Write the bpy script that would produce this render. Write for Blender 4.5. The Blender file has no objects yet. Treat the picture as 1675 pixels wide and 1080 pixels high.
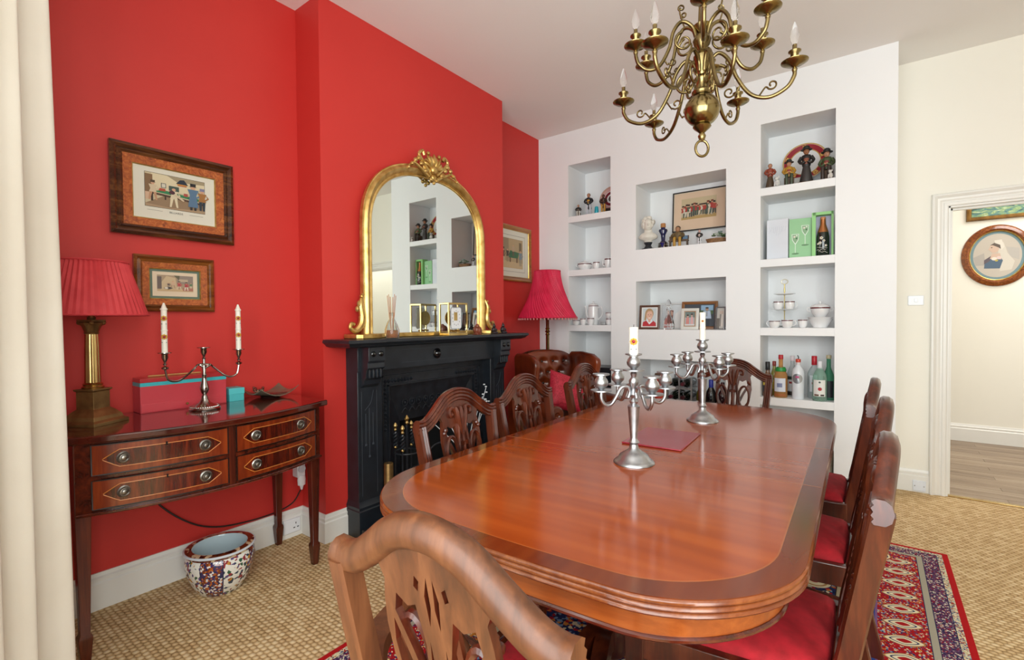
import bpy, bmesh, math, random
from math import sin, cos, pi, radians as rad, sqrt, atan2
from mathutils import Vector, Matrix, Euler
random.seed(7)
sc = bpy.context.scene
COL = sc.collection

# ------------------------------------------------------------------ camera, world, lights, exposure
CAM = Vector((2.67, 0.041, 1.2296)); F_PX = 789.74
PITCH, YAW, ROLL = 0.0200, 0.64186, -0.00724
cam = bpy.data.cameras.new('camera'); cam_o = bpy.data.objects.new('camera', cam); COL.objects.link(cam_o)
_F = Vector((-sin(YAW)*cos(PITCH), cos(YAW)*cos(PITCH), -sin(PITCH)))
_R = Vector((cos(YAW), sin(YAW), 0)); _U = _R.cross(_F)
_R2 = _R*cos(ROLL)+_U*sin(ROLL); _U2 = -_R*sin(ROLL)+_U*cos(ROLL)
m4 = Matrix((( _R2.x,_U2.x,-_F.x,CAM.x),(_R2.y,_U2.y,-_F.y,CAM.y),(_R2.z,_U2.z,-_F.z,CAM.z),(0,0,0,1)))
cam_o.matrix_world = m4
cam.sensor_fit = 'HORIZONTAL'; cam.sensor_width = 36.0; cam.lens = 36.0*F_PX/1675.0; cam.clip_start = 0.02
sc.camera = cam_o
sc.view_settings.view_transform = 'Standard'; sc.view_settings.look = 'None'
sc.view_settings.gamma = 1.0; sc.view_settings.use_curve_mapping = False
sc.view_settings.exposure = 0.24
w = bpy.data.worlds.new('world'); sc.world = w; w.use_nodes = True
w.node_tree.nodes['Background'].inputs[0].default_value = (0.86, 0.93, 1.0, 1)
w.node_tree.nodes['Background'].inputs[1].default_value = 1.0
def area(name, loc, direction, sx, sy, power, col=(1, 1, 1)):
    l = bpy.data.lights.new(name, 'AREA'); l.shape = 'RECTANGLE'; l.size = sx; l.size_y = sy
    l.energy = power; l.color = col
    o = bpy.data.objects.new(name, l); COL.objects.link(o); o.location = loc
    o.rotation_euler = Vector(direction).to_track_quat('-Z', 'Y').to_euler()
    return o
# daylight entering through the three bay windows behind the camera
area('bay_window_daylight', (2.65, -0.70, 1.62), (0, 1, 0.10), 1.9, 2.0, 66, (0.95, 1.0, 0.985))
area('bay_window_daylight_west', (1.33, -0.24, 1.62), (0.80, 0.60, 0), 0.8, 2.0, 18, (0.95, 1.0, 0.985))
area('bay_window_daylight_east', (3.97, -0.24, 1.62), (-0.80, 0.60, 0), 0.8, 2.0, 38, (0.95, 1.0, 0.985))
area('hall_fill_light', (4.3, 5.55, 2.99), (0, 0, -1), 1.2, 1.2, 30, (1.0, 0.98, 0.95))  # area light added below the closed hall ceiling to brighten the hall

# ------------------------------------------------------------------ colour and node helpers
def C(h, a=1.0):
    h = h.lstrip('#'); o = []
    for i in (0, 2, 4):
        v = int(h[i:i+2], 16)/255.0
        o.append(v/12.92 if v <= 0.04045 else ((v+0.055)/1.055)**2.4)
    return (o[0], o[1], o[2], a)
class NT:
    def __init__(s, name):
        s.m = bpy.data.materials.new(name); s.m.use_nodes = True; s.t = s.m.node_tree
        s.b = s.t.nodes['Principled BSDF']
    def n(s, typ, ins=None, **at):
        nd = s.t.nodes.new(typ)
        for k, v in at.items(): setattr(nd, k, v)
        for k, v in (ins or {}).items(): s.put(nd.inputs[k], v)
        return nd
    def put(s, sock, v):
        if isinstance(v, bpy.types.NodeSocket): s.t.links.new(v, sock)
        elif isinstance(v, bpy.types.Node): s.t.links.new(v.outputs[0], sock)
        else: sock.default_value = v
    def math(s, op, a, b=0.0, c=0.0, clamp=False):
        nd = s.n('ShaderNodeMath', {0: a, 1: b, 2: c}, operation=op); nd.use_clamp = clamp; return nd.outputs[0]
    def ramp(s, fac, stops, const=False):
        nd = s.n('ShaderNodeValToRGB', {0: fac}); r = nd.color_ramp
        r.interpolation = 'CONSTANT' if const else 'LINEAR'
        while len(r.elements) < len(stops): r.elements.new(0.5)
        for e, (p, c) in zip(r.elements, stops):
            e.position = p; e.color = C(c) if isinstance(c, str) else c
        return nd.outputs[0]
    def mix(s, fac, a, b, mode='MIX'):
        nd = s.n('ShaderNodeMix', data_type='RGBA', blend_type=mode)
        s.put(nd.inputs[0], fac); s.put(nd.inputs[6], C(a) if isinstance(a, str) else a); s.put(nd.inputs[7], C(b) if isinstance(b, str) else b)
        return nd.outputs[2]
    def co(s, kind='Object', scale=(1, 1, 1), rot=(0, 0, 0), loc=(0, 0, 0)):
        t = s.n('ShaderNodeTexCoord')
        mp = s.n('ShaderNodeMapping', {0: t.outputs[kind], 1: loc, 2: rot, 3: scale}); return mp.outputs[0]
    def set(s, **k):
        names = dict(col='Base Color', rough='Roughness', metal='Metallic', coat='Coat Weight', coat_r='Coat Roughness', trans='Transmission Weight', ior='IOR', alpha='Alpha', normal='Normal', spec='Specular IOR Level', sheen='Sheen Weight', emit='Emission Color', emit_s='Emission Strength', sss='Subsurface Weight')
        for q, v in k.items():
            if q == 'col' and isinstance(v, str): v = C(v)
            s.put(s.b.inputs[names[q]], v)
        return s.m
    def bump(s, h, strength=0.3, dist=0.002):
        return s.n('ShaderNodeBump', {'Height': h, 'Strength': strength, 'Distance': dist}).outputs[0]
MATS = {}
def plain(col, rough=0.5, metal=0.0, coat=0.0, **k):
    key = (col, rough, metal, coat, tuple(sorted(k.items())))
    if key not in MATS:
        t = NT('plain'); MATS[key] = t.set(col=col, rough=rough, metal=metal, coat=coat, **k)
    return MATS[key]
def noisy(name, c1, c2, scale=8, rough=0.5, metal=0.0, coat=0.0, bump=0.0, bs=60, kind='Object', stretch=(1, 1, 1), bd=0.002):
    t = NT(name); co = t.co(kind, stretch)
    nz = t.n('ShaderNodeTexNoise', {'Vector': co, 'Scale': scale, 'Detail': 4.0})
    t.set(col=t.ramp(nz.outputs[0], [(0.3, c1), (0.7, c2)]), rough=rough, metal=metal, coat=coat)
    if bump:
        n2 = t.n('ShaderNodeTexNoise', {'Vector': co, 'Scale': bs, 'Detail': 3.0})
        t.set(normal=t.bump(n2.outputs[0], bump, bd))
    return t.m
def wood(name, dark, mid, light, axis='X', scale=1.0, rough=0.25, coat=0.3, kind='Object', burr=False, relief=0.05, spec=0.5):
    t = NT(name)
    st = {'X': (1.2, 14, 14), 'Y': (14, 1.2, 14), 'Z': (14, 14, 1.2)}[axis]
    if burr: st = (9, 9, 9)
    co = t.co(kind, tuple(v*scale for v in st), loc=(0, 0, 0) if relief else (3.7, 11.3, 2.4))
    n1 = t.n('ShaderNodeTexNoise', {'Vector': co, 'Scale': 1.6, 'Detail': 6.0 if relief else 1.5, 'Roughness': 0.62, 'Distortion': 2.2 if burr else (0.6 if relief else 0.0)})
    n2 = t.n('ShaderNodeTexNoise', {'Vector': co, 'Scale': 9.0 if relief else 2.6, 'Detail': 3.0 if relief else 0.0})
    f = t.math('ADD', t.math('MULTIPLY', n1.outputs[0], 0.8), t.math('MULTIPLY', n2.outputs[0], 0.2))
    t.set(col=t.ramp(f, [(0.32, dark), (0.5, mid), (0.68, light)]), rough=rough, coat=coat, coat_r=0.12, spec=spec)
    if relief: t.set(normal=t.bump(n2.outputs[0], relief, 0.001))
    return t.m

# ------------------------------------------------------------------ mesh helpers
def cr(pts, k=8, closed=False):
    P = [Vector(p) for p in pts]; n = len(P); out = []
    for i in range(n if closed else n-1):
        p0 = P[(i-1) % n] if (closed or i > 0) else P[0]*2-P[1]
        p1 = P[i]; p2 = P[(i+1) % n]
        p3 = P[(i+2) % n] if (closed or i+2 < n) else P[-1]*2-P[-2]
        for j in range(k):
            u = j/k
            out.append(0.5*((2*p1)+(p2-p0)*u+(2*p0-5*p1+4*p2-p3)*u*u+(3*p1-p0-3*p2+p3)*u**3))
    if not closed: out.append(P[-1])
    return out
class M:
    def __init__(s): s.v = []; s.f = []; s.mi = []
    def add(s, vs, fs, mi=0):
        o = len(s.v); s.v += [tuple(v) for v in vs]
        for f in fs: s.f.append(tuple(o+i for i in f)); s.mi.append(mi)
        return s
    def box(s, a, b, mi=0, mat=None):
        (x0, y0, z0), (x1, y1, z1) = a, b
        vs = [Vector(p) for p in ((x0, y0, z0), (x1, y0, z0), (x1, y1, z0), (x0, y1, z0), (x0, y0, z1), (x1, y0, z1), (x1, y1, z1), (x0, y1, z1))]
        if mat: vs = [mat @ v for v in vs]
        return s.add(vs, [(3, 2, 1, 0), (4, 5, 6, 7), (0, 1, 5, 4), (1, 2, 6, 5), (2, 3, 7, 6), (3, 0, 4, 7)], mi)
    def cbox(s, c, d, mi=0, mat=None):
        return s.box([c[i]-d[i]/2 for i in range(3)], [c[i]+d[i]/2 for i in range(3)], mi, mat)
    def lathe(s, prof, n=24, at=(0, 0, 0), axis='z', mi=0, mat=None, sx=1.0, sy=1.0, rip=None, cap=True):
        vs = []; fs = []; at = Vector(at)
        for (r, z) in prof:
            for i in range(n):
                a = 2*pi*i/n; q = r*(1+(rip(i, z) if rip else 0))
                p = Vector((q*cos(a)*sx, q*sin(a)*sy, z))
                if axis == 'x': p = Vector((p.z, p.x, p.y))
                elif axis == 'y': p = Vector((p.y, p.z, p.x))
                if mat: p = mat @ p
                vs.append(p+at)
        m = len(prof)
        for j in range(m-1):
            for i in range(n):
                a = j*n+i; b = j*n+(i+1) % n; fs.append((a, b, b+n, a+n))
        if cap:
            fs.append(tuple(reversed(range(n)))); fs.append(tuple(range((m-1)*n, m*n)))
        return s.add(vs, fs, mi)
    def tube(s, pts, r, n=8, closed=False, mi=0, flat=1.0, up=None):
        P = [Vector(p) for p in pts]; m = len(P); vs = []; fs = []
        R = r if isinstance(r, (list, tuple)) else [r]*m
        prev = None
        for i in range(m):
            t = (P[(i+1) % m]-P[i-1]) if closed else (P[min(i+1, m-1)]-P[max(i-1, 0)])
            if t.length < 1e-9: t = Vector((0, 0, 1))
            t.normalize()
            if up is not None: u = Vector(up)
            elif prev is not None: u = prev
            else: u = Vector((0, 0, 1)) if abs(t.z) < 0.9 else Vector((1, 0, 0))
            u = u-t*u.dot(t)
            if u.length < 1e-6: u = t.orthogonal()
            u.normalize(); prev = u; w_ = t.cross(u)
            for j in range(n):
                a = 2*pi*j/n+pi/n; vs.append(P[i]+u*(cos(a)*R[i]*flat)+w_*(sin(a)*R[i]))
        for i in range(m if closed else m-1):
            for j in range(n):
                a = i*n+j; b = i*n+(j+1) % n; c2 = ((i+1) % m)*n
                fs.append((a, b, c2+(j+1) % n, c2+j))
        if not closed: fs.append(tuple(reversed(range(n)))); fs.append(tuple(range((m-1)*n, m*n)))
        return s.add(vs, fs, mi)
    def sweep(s, pts, prof, up, closed=False, mi=0):
        """prof: closed list of (a,b) with a along up-ish normal, b along side"""
        P = [Vector(p) for p in pts]; m = len(P); n = len(prof); vs = []; fs = []
        for i in range(m):
            t = (P[(i+1) % m]-P[i-1]) if closed else (P[min(i+1, m-1)]-P[max(i-1, 0)])
            t.normalize(); b = Vector(up); b = (b-t*b.dot(t)).normalized(); a = b.cross(t)
            for (pa, pb) in prof: vs.append(P[i]+a*pa+b*pb)
        for i in range(m if closed else m-1):
            for j in range(n):
                k = ((i+1) % m)*n; fs.append((i*n+j, i*n+(j+1) % n, k+(j+1) % n, k+j))
        if not closed: fs.append(tuple(reversed(range(n)))); fs.append(tuple(range((m-1)*n, m*n)))
        return s.add(vs, fs, mi)
    def prism(s, poly, h0, h1, plane='xy', mi=0):
        n = len(poly); vs = []
        for h in (h0, h1):
            for (a, b) in poly: vs.append({'xy': (a, b, h), 'xz': (a, h, b), 'yz': (h, a, b)}[plane])
        fs = [tuple(reversed(range(n))), tuple(range(n, 2*n))]+[(i, (i+1) % n, n+(i+1) % n, n+i) for i in range(n)]
        return s.add(vs, fs, mi)
    def ball(s, c, r, n=14, m=9, mi=0, mat=None):
        rx, ry, rz = r if isinstance(r, (tuple, list)) else (r, r, r)
        vs = []; fs = []
        for j in range(1, m):
            p = pi*j/m
            for i in range(n):
                a = 2*pi*i/n; vs.append(Vector((rx*sin(p)*cos(a), ry*sin(p)*sin(a), -rz*cos(p))))
        vs.append(Vector((0, 0, -rz))); vs.append(Vector((0, 0, rz))); L = len(vs)
        for j in range(m-2):
            for i in range(n):
                a = j*n+i; b = j*n+(i+1) % n; fs.append((a, b, b+n, a+n))
        for i in range(n):
            fs.append((L-2, (i+1) % n, i)); fs.append((L-1, (m-2)*n+i, (m-2)*n+(i+1) % n))
        if mat: vs = [mat @ v for v in vs]
        return s.add([v+Vector(c) for v in vs], fs, mi)
    def rings(s, rings, mi=0, cap=True):
        n = len(rings[0]); vs = [p for r in rings for p in r]; fs = []
        for j in range(len(rings)-1):
            for i in range(n): a = j*n+i; b = j*n+(i+1) % n; fs.append((a, b, b+n, a+n))
        if cap: fs.append(tuple(reversed(range(n)))); fs.append(tuple(range((len(rings)-1)*n, len(rings)*n)))
        return s.add(vs, fs, mi)
    def obj(s, name, mats, parent=None, smooth=35, bevel=0, sub=0, seg=2, label=None, fix=True):
        me = bpy.data.meshes.new(name); me.from_pydata(s.v, [], s.f)
        if not isinstance(mats, (list, tuple)): mats = [mats]
        for mm in mats: me.materials.append(mm)
        me.polygons.foreach_set('material_index', s.mi)
        if fix:
            bm = bmesh.new(); bm.from_mesh(me); bmesh.ops.recalc_face_normals(bm, faces=bm.faces); bm.to_mesh(me); bm.free()
        if smooth:
            me.shade_smooth(); me.set_sharp_from_angle(angle=rad(smooth))
        me.update()
        o = bpy.data.objects.new(name, me); COL.objects.link(o)
        if parent: o.parent = parent
        if bevel:
            b = o.modifiers.new('bevel', 'BEVEL'); b.width = bevel; b.segments = seg; b.limit_method = 'ANGLE'; b.angle_limit = rad(40)
        if sub:
            q = o.modifiers.new('sub', 'SUBSURF'); q.levels = sub; q.render_levels = sub
        if label: o['label'] = label
        return o
def thing(name, label, cat, loc=(0, 0, 0), rotz=0.0, group=None):
    o = bpy.data.objects.new(name, None); o.empty_display_size = 0.1; COL.objects.link(o)
    o.location = loc; o.rotation_euler = (0, 0, rotz); o['label'] = label; o['category'] = cat
    if group: o['group'] = group
    return o
def tag(o, label, cat, group=None):
    o['label'] = label; o['category'] = cat
    if group: o['group'] = group
    return o
def struct(o, label=None):
    o['kind'] = 'structure'
    if label: o['label'] = label
    return o
def copy_tree(o, parent=None):
    c = o.copy(); COL.objects.link(c)
    if parent: c.parent = parent
    for ch in list(o.children): copy_tree(ch, c)
    return c
def link_mesh(src, name, parent, loc=(0, 0, 0), rot=(0, 0, 0), sca=(1, 1, 1)):
    o = bpy.data.objects.new(name, src.data); COL.objects.link(o); o.parent = parent
    o.location = loc; o.rotation_euler = rot; o.scale = sca
    for md in src.modifiers:
        q = o.modifiers.new(md.name, md.type)
        if md.type == 'BEVEL': q.width = md.width; q.segments = md.segments; q.limit_method = md.limit_method; q.angle_limit = md.angle_limit
    return o
def clip(poly, axis, val, keep_less):
    out = []; n = len(poly)
    ins = lambda p: (p[axis] <= val) if keep_less else (p[axis] >= val)
    for i in range(n):
        a, b = poly[i], poly[(i+1) % n]
        if ins(a): out.append(a)
        if ins(a) != ins(b):
            t = (val-a[axis])/(b[axis]-a[axis]); out.append((a[0]+(b[0]-a[0])*t, a[1]+(b[1]-a[1])*t))
    return out
def curve2d(name, loops, depth, bevel=0.0):
    """filled planar shape with holes (x,z) extruded in y, returned as mesh data"""
    cu = bpy.data.curves.new(name, 'CURVE'); cu.dimensions = '2D'; cu.fill_mode = 'BOTH'; cu.extrude = depth/2
    cu.bevel_depth = bevel; cu.bevel_resolution = 1
    for lp in loops:
        sp = cu.splines.new('POLY'); sp.points.add(len(lp)-1)
        for p, (a, b) in zip(sp.points, lp): p.co = (a, b, 0, 1)
        sp.use_cyclic_u = True
    o = bpy.data.objects.new(name, cu); COL.objects.link(o)
    dg = bpy.context.evaluated_depsgraph_get(); me = bpy.data.meshes.new_from_object(o.evaluated_get(dg))
    bpy.data.objects.remove(o); bpy.data.curves.remove(cu)
    for v in me.vertices: v.co = (v.co.x, -v.co.z, v.co.y)
    return me
def text_obj(txt, size, mat, parent, loc, rot=(pi/2, 0, 0), name='lettering', depth=0.0002, align='CENTER'):
    cu = bpy.data.curves.new(name, 'FONT'); cu.body = txt; cu.size = size; cu.align_x = align; cu.align_y = 'CENTER'; cu.extrude = depth
    cu.resolution_u = 2
    o = bpy.data.objects.new(name, cu); COL.objects.link(o)
    dg = bpy.context.evaluated_depsgraph_get(); me = bpy.data.meshes.new_from_object(o.evaluated_get(dg))
    bpy.data.objects.remove(o); bpy.data.curves.remove(cu)
    me.materials.clear(); me.materials.append(mat)
    q = bpy.data.objects.new(name, me); COL.objects.link(q); q.parent = parent; q.location = loc; q.rotation_euler = rot
    return q

# ------------------------------------------------------------------ materials
def mat_sisal():
    t = NT('sisal'); co = t.co('Object')
    sep = t.n('ShaderNodeSeparateXYZ', {0: co})
    P = 0.021
    row = t.math('DIVIDE', sep.outputs[1], P)
    fr = t.math('FLOOR', row)
    half = t.math('MULTIPLY', t.math('MODULO', t.math('ABSOLUTE', fr), 2.0), 0.5)
    colx = t.math('ADD', t.math('DIVIDE', sep.outputs[0], P*1.25), half)
    u = t.math('SUBTRACT', t.math('FRACT', colx), 0.5); v = t.math('SUBTRACT', t.math('FRACT', row), 0.5)
    d = t.math('ADD', t.math('MULTIPLY', u, u), t.math('MULTIPLY', v, v))
    hgt = t.math('SUBTRACT', 1.0, t.math('MULTIPLY', d, 3.2), clamp=True)
    nz = t.n('ShaderNodeTexNoise', {'Vector': co, 'Scale': 130.0, 'Detail': 3.0})
    cell = t.n('ShaderNodeTexWhiteNoise', {'Vector': t.n('ShaderNodeCombineXYZ', {0: t.math('FLOOR', colx), 1: fr})}, noise_dimensions='2D')
    big = t.n('ShaderNodeTexNoise', {'Vector': co, 'Scale': 2.0, 'Detail': 2.0})
    f = t.math('ADD', t.math('ADD', t.math('MULTIPLY', hgt, 0.45), t.math('MULTIPLY', cell.outputs[0], 0.28)), t.math('ADD', t.math('MULTIPLY', nz.outputs[0], 0.22), t.math('MULTIPLY', big.outputs[0], 0.12)))
    c = t.ramp(f, [(0.15, '#8f6f48'), (0.5, '#c9a777'), (0.85, '#e6cfa6')])
    h2 = t.math('ADD', hgt, t.math('MULTIPLY', nz.outputs[0], 0.35))
    return t.set(col=c, rough=0.85, spec=0.2, normal=t.bump(h2, 0.7, 0.004))
def speck(t, co, scale, stops):
    v = t.n('ShaderNodeTexVoronoi', {'Vector': co, 'Scale': scale})
    s = t.n('ShaderNodeSeparateColor', {0: v.outputs['Color']})
    return t.ramp(s.outputs[0], stops, True)
def mat_rug(hw, hl):
    t = NT('persian_rug'); co = t.co('Object'); s = t.n('ShaderNodeSeparateXYZ', {0: co})
    ax = t.math('ABSOLUTE', s.outputs[0]); ay = t.math('ABSOLUTE', s.outputs[1])
    ex = t.math('SUBTRACT', hw, ax); ey = t.math('SUBTRACT', hl, ay)
    e = t.math('MINIMUM', ex, ey)
    side = t.math('LESS_THAN', ex, ey)
    along = t.math('ADD', t.math('MULTIPLY', side, s.outputs[1]), t.math('MULTIPLY', t.math('SUBTRACT', 1.0, side), s.outputs[0]))
    redp = speck(t, co, 170.0, [(0, '#a3161b'), (0.55, '#b5222a'), (0.68, '#2c3560'), (0.78, '#d8c9a6'), (0.88, '#7f93ad'), (0.94, '#c98a3c')])
    purp = speck(t, co, 190.0, [(0, '#4a2a4c'), (0.4, '#6b4a6a'), (0.58, '#d8cdb6'), (0.75, '#8f1f2a'), (0.88, '#27304f')])
    crm = speck(t, co, 180.0, [(0, '#d9ccaa'), (0.45, '#c7b78e'), (0.6, '#3c4668'), (0.75, '#99302c'), (0.9, '#8297a8')])
    org = speck(t, co, 180.0, [(0, '#c4772f'), (0.45, '#b3621f'), (0.62, '#7d2222'), (0.8, '#e0c08a'), (0.92, '#2c3560')])
    nav = speck(t, co, 75.0, [(0, '#1c2447'), (0.38, '#262f58'), (0.56, '#9c2029'), (0.7, '#cdbf9c'), (0.8, '#7189a5'), (0.9, '#c17a35')])
    # almond motifs down the main border
    u = t.math('SUBTRACT', t.math('FRACT', t.math('DIVIDE', along, 0.125)), 0.5)
    cc = t.math('DIVIDE', t.math('SUBTRACT', e, 0.212), 0.15)
    u2 = t.math('ADD', u, t.math('MULTIPLY', cc, 0.25))
    d = t.math('ADD', t.math('POWER', t.math('MULTIPLY', t.math('ABSOLUTE', cc), 2.0), 1.35), t.math('POWER', t.math('MULTIPLY', t.math('ABSOLUTE', u2), 3.0), 1.35))
    motif = t.ramp(d, [(0.0, '#a51d22'), (0.22, '#e3d6b4'), (0.42, '#222b55'), (0.52, '#e3d6b4'), (0.72, '#c98a3c'), (0.82, '#2c3560'), (0.88, '#a3161b')], True)
    isred = t.math('GREATER_THAN', d, 0.9)
    border = t.mix(isred, motif, redp)
    # field medallions
    uu = t.math('SUBTRACT', t.math('FRACT', t.math('DIVIDE', along, 0.21)), 0.5)
    ee = t.math('SUBTRACT', t.math('FRACT', t.math('DIVIDE', e, 0.21)), 0.5)
    d2 = t.math('SQRT', t.math('ADD', t.math('MULTIPLY', uu, uu), t.math('MULTIPLY', ee, ee)))
    med = t.ramp(d2, [(0, '#9c2029'), (0.09, '#d8c9a6'), (0.2, '#a9804f'), (0.25, '#d8c9a6'), (0.31, '#27305a')], True)
    field = t.mix(t.math('GREATER_THAN', d2, 0.33), med, nav)
    bands = [(0.0, '#b3191d'), (0.026, None)]
    col = field
    def over(lo, hi, c):
        nonlocal col
        k = t.math('MULTIPLY', t.math('GREATER_THAN', e, lo), t.math('LESS_THAN', e, hi))
        col = t.mix(k, col, c)
    over(-1, 0.024, '#b01a1e'); over(0.024, 0.046, crm); over(0.046, 0.049, '#20264a'); over(0.049, 0.105, purp)
    over(0.105, 0.108, '#20264a'); over(0.108, 0.130, '#a79f8c'); over(0.130, 0.133, '#20264a'); over(0.133, 0.292, border)
    over(0.292, 0.300, '#7d5a86'); over(0.300, 0.318, '#31488c'); over(0.318, 0.356, crm); over(0.356, 0.362, '#d08a35')
    over(0.362, 0.400, org); over(0.400, 0.404, '#2a2320'); over(0.404, 0.436, '#b3a78a'); over(0.436, 0.440, '#2a2320')
    nz = t.n('ShaderNodeTexNoise', {'Vector': co, 'Scale': 320.0, 'Detail': 2.0})
    col = t.mix(0.18, col, nz.outputs[1], 'SOFT_LIGHT')
    return t.set(col=col, rough=0.95, spec=0.1, normal=t.bump(nz.outputs[0], 0.5, 0.003))
RED = noisy('red_paint', '#c42d27', '#ca322b', 1.5, 0.55, bump=0.04, bs=220)
WHITE = noisy('white_paint', '#eff1f2', '#f3f4f5', 1.2, 0.6, bump=0.03, bs=180)
CREAM = noisy('cream_paint', '#efebdf', '#f2eee4', 1.2, 0.6, bump=0.03, bs=180)
CEIL = noisy('ceiling_paint', '#efebe8', '#f2efec', 1.0, 0.8)
GLOSSW = noisy('white_gloss', '#e8e6e0', '#edebe6', 2.0, 0.3)
SISAL = mat_sisal()
MAHOG = wood('mahogany', '#2a0f09', '#4d1a0d', '#6d2a14', 'X', 1, 0.2, 0.6)
MAHOGZ = wood('mahogany_upright', '#2a0f09', '#4a1a0e', '#652814', 'Z', 1, 0.25, 0.4)
SIDETOP = wood('mahogany_polished', '#2d0e09', '#4a170d', '#642414', 'Y', 1, 0.09, 0.8, relief=0)
DRAWER = wood('crossbanded_mahogany', '#521a0b', '#742a10', '#8d3b18', 'Z', 1.4, 0.2, 0.6)
FLAME = wood('flame_mahogany', '#220a07', '#4a150b', '#7a2a12', 'Z', 2.0, 0.18, 0.6)
INLAY = plain('#c87a2c', 0.35)
TABLE = wood('table_mahogany', '#8c3b0f', '#954212', '#9e4916', 'X', 0.9, 0.15, 0.12, relief=0, spec=0.42)
BAND = wood('table_crossband', '#552006', '#682b0b', '#793710', 'Y', 0.8, 0.15, 0.12, relief=0, spec=0.42)
EDGE = wood('table_edge', '#5a260c', '#743a18', '#8d5028', 'Y', 1.0, 0.25, 0.4)
APRON = wood('table_apron', '#74330f', '#8d4417', '#a25522', 'X', 1.0, 0.28, 0.3)
CHAIR = wood('chair_mahogany', '#2b1009', '#481b0d', '#632c16', 'Z', 1.2, 0.28, 0.35)
CHAIRB = wood('chair_mahogany_worn_lit', '#40220f', '#5b331a', '#734628', 'Z', 1.0, 0.45, 0.08)  # same mahogany made lighter: wear and light falling on it, put into the colour
VELVET = noisy('red_velvet', '#8e0713', '#b00f1f', 30, 0.85, bump=0.15, bs=300)
BRASSB = noisy('bright_brass', '#b0925a', '#d2b87e', 10, 0.26, 1.0)
BRASSD = noisy('dull_brass', '#765a36', '#9c7e50', 18, 0.45, 0.85)
GOLD = noisy('gilded_wood', '#b88f48', '#dfc07c', 22, 0.34, 0.85)
SILVER = noisy('pewter', '#9b9da0', '#c4c6c9', 30, 0.36, 1.0)
SILVERB = noisy('silver_plate', '#8d8883', '#c2bcb4', 24, 0.16, 1.0)
CAST = noisy('black_lead', '#14171c', '#22262d', 20, 0.36, bump=0.1, bs=120)
SLATE = noisy('black_slate', '#181c22', '#23282f', 12, 0.33, bump=0.05, bs=90)
LEATHER = noisy('tan_leather', '#3a1209', '#863815', 5, 0.28, coat=0.3, bump=0.15, bs=160)
CURTAIN = noisy('ivory_cloth', '#ddd5c6', '#e8e2d5', 3, 0.9, bump=0.1, bs=300)
PORC = plain('#eeeeee', 0.12, coat=0.3)
MAROON = plain('#5a0c1c', 0.25)
GLASS = plain('#ffffff', 0.02, trans=1.0, ior=1.45)
BLACK = plain('#0c0c0e', 0.35)
WAX = plain('#ece8da', 0.5)

# ------------------------------------------------------------------ room shell
H = 3.018; Y1, Y2, CB = 1.553, 3.185, 0.236; W = 4.077; PX = 2.793; D = 4.467; RX = 5.2
DX0, DX1, DH = 3.077, 3.93, 1.983
struct(M().box((-0.15, -1.0, -0.08), (RX+0.1, D+0.02, 0)).obj('floor', SISAL), 'golden woven sisal carpet covering the dining room floor')
struct(M().box((-0.15, -1.0, H), (RX+0.1, D+0.13, H+0.1)).obj('ceiling', CEIL), 'plain off-white ceiling')
struct(M().box((-0.12, 0.1, 0), (0, D+0.12, H)).obj('wall_left', RED), 'deep red painted alcove wall')
FO0, FO1, FOH = 2.02, 2.72, 0.80
m = M(); m.box((0, Y1, 0), (CB, FO0, H)); m.box((0, FO1, 0), (CB, Y2, H)); m.box((0, FO0, FOH), (CB, FO1, H))
struct(m.obj('wall_chimney', RED), 'deep red painted chimney breast')
# white built-in wall with niches
XC = [0, 0.335, 0.772, 1.01, 1.747, 1.99, 2.457, PX]
opens = {1: [(0.10, 2.70)], 3: [(0.41, 0.885), (1.142, 1.56), (1.836, 2.40)], 5: [(0.10, 2.68)]}
ND = 0.345
m = M()
for i in range(7):
    x0, x1 = XC[i], XC[i+1]; z = 0.0
    for a, b in opens.get(i, []):
        m.box((x0, W, z), (x1, W+ND, a)); z = b
    m.box((x0, W, z), (x1, W+ND, H))
m.box((0, W+ND, 0), (PX, D+0.12, H))
wb = struct(m.obj('wall_back', WHITE), 'white built-in wall with recessed display niches')
for i, zs in ((1, (2.213, 1.703, 1.18, 0.60)), (5, (2.205, 1.672, 1.16, 0.638))):
    for z in zs:
        M().box((XC[i], W+0.002, z-0.058), (XC[i+1], W+ND, z)).obj('shelf', WHITE, wb, bevel=0.002)
m = M(); m.box((PX, D, 0), (DX0, D+0.12, H)); m.box((DX0, D, DH), (DX1, D+0.12, H)); m.box((DX1, D, 0), (RX, D+0.12, H))
struct(m.obj('wall_door', CREAM), 'cream wall around the doorway')
struct(M().box((RX, -1, 0), (RX+0.1, D+0.12, H)).obj('wall_right', CREAM), 'cream side wall')
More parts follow.
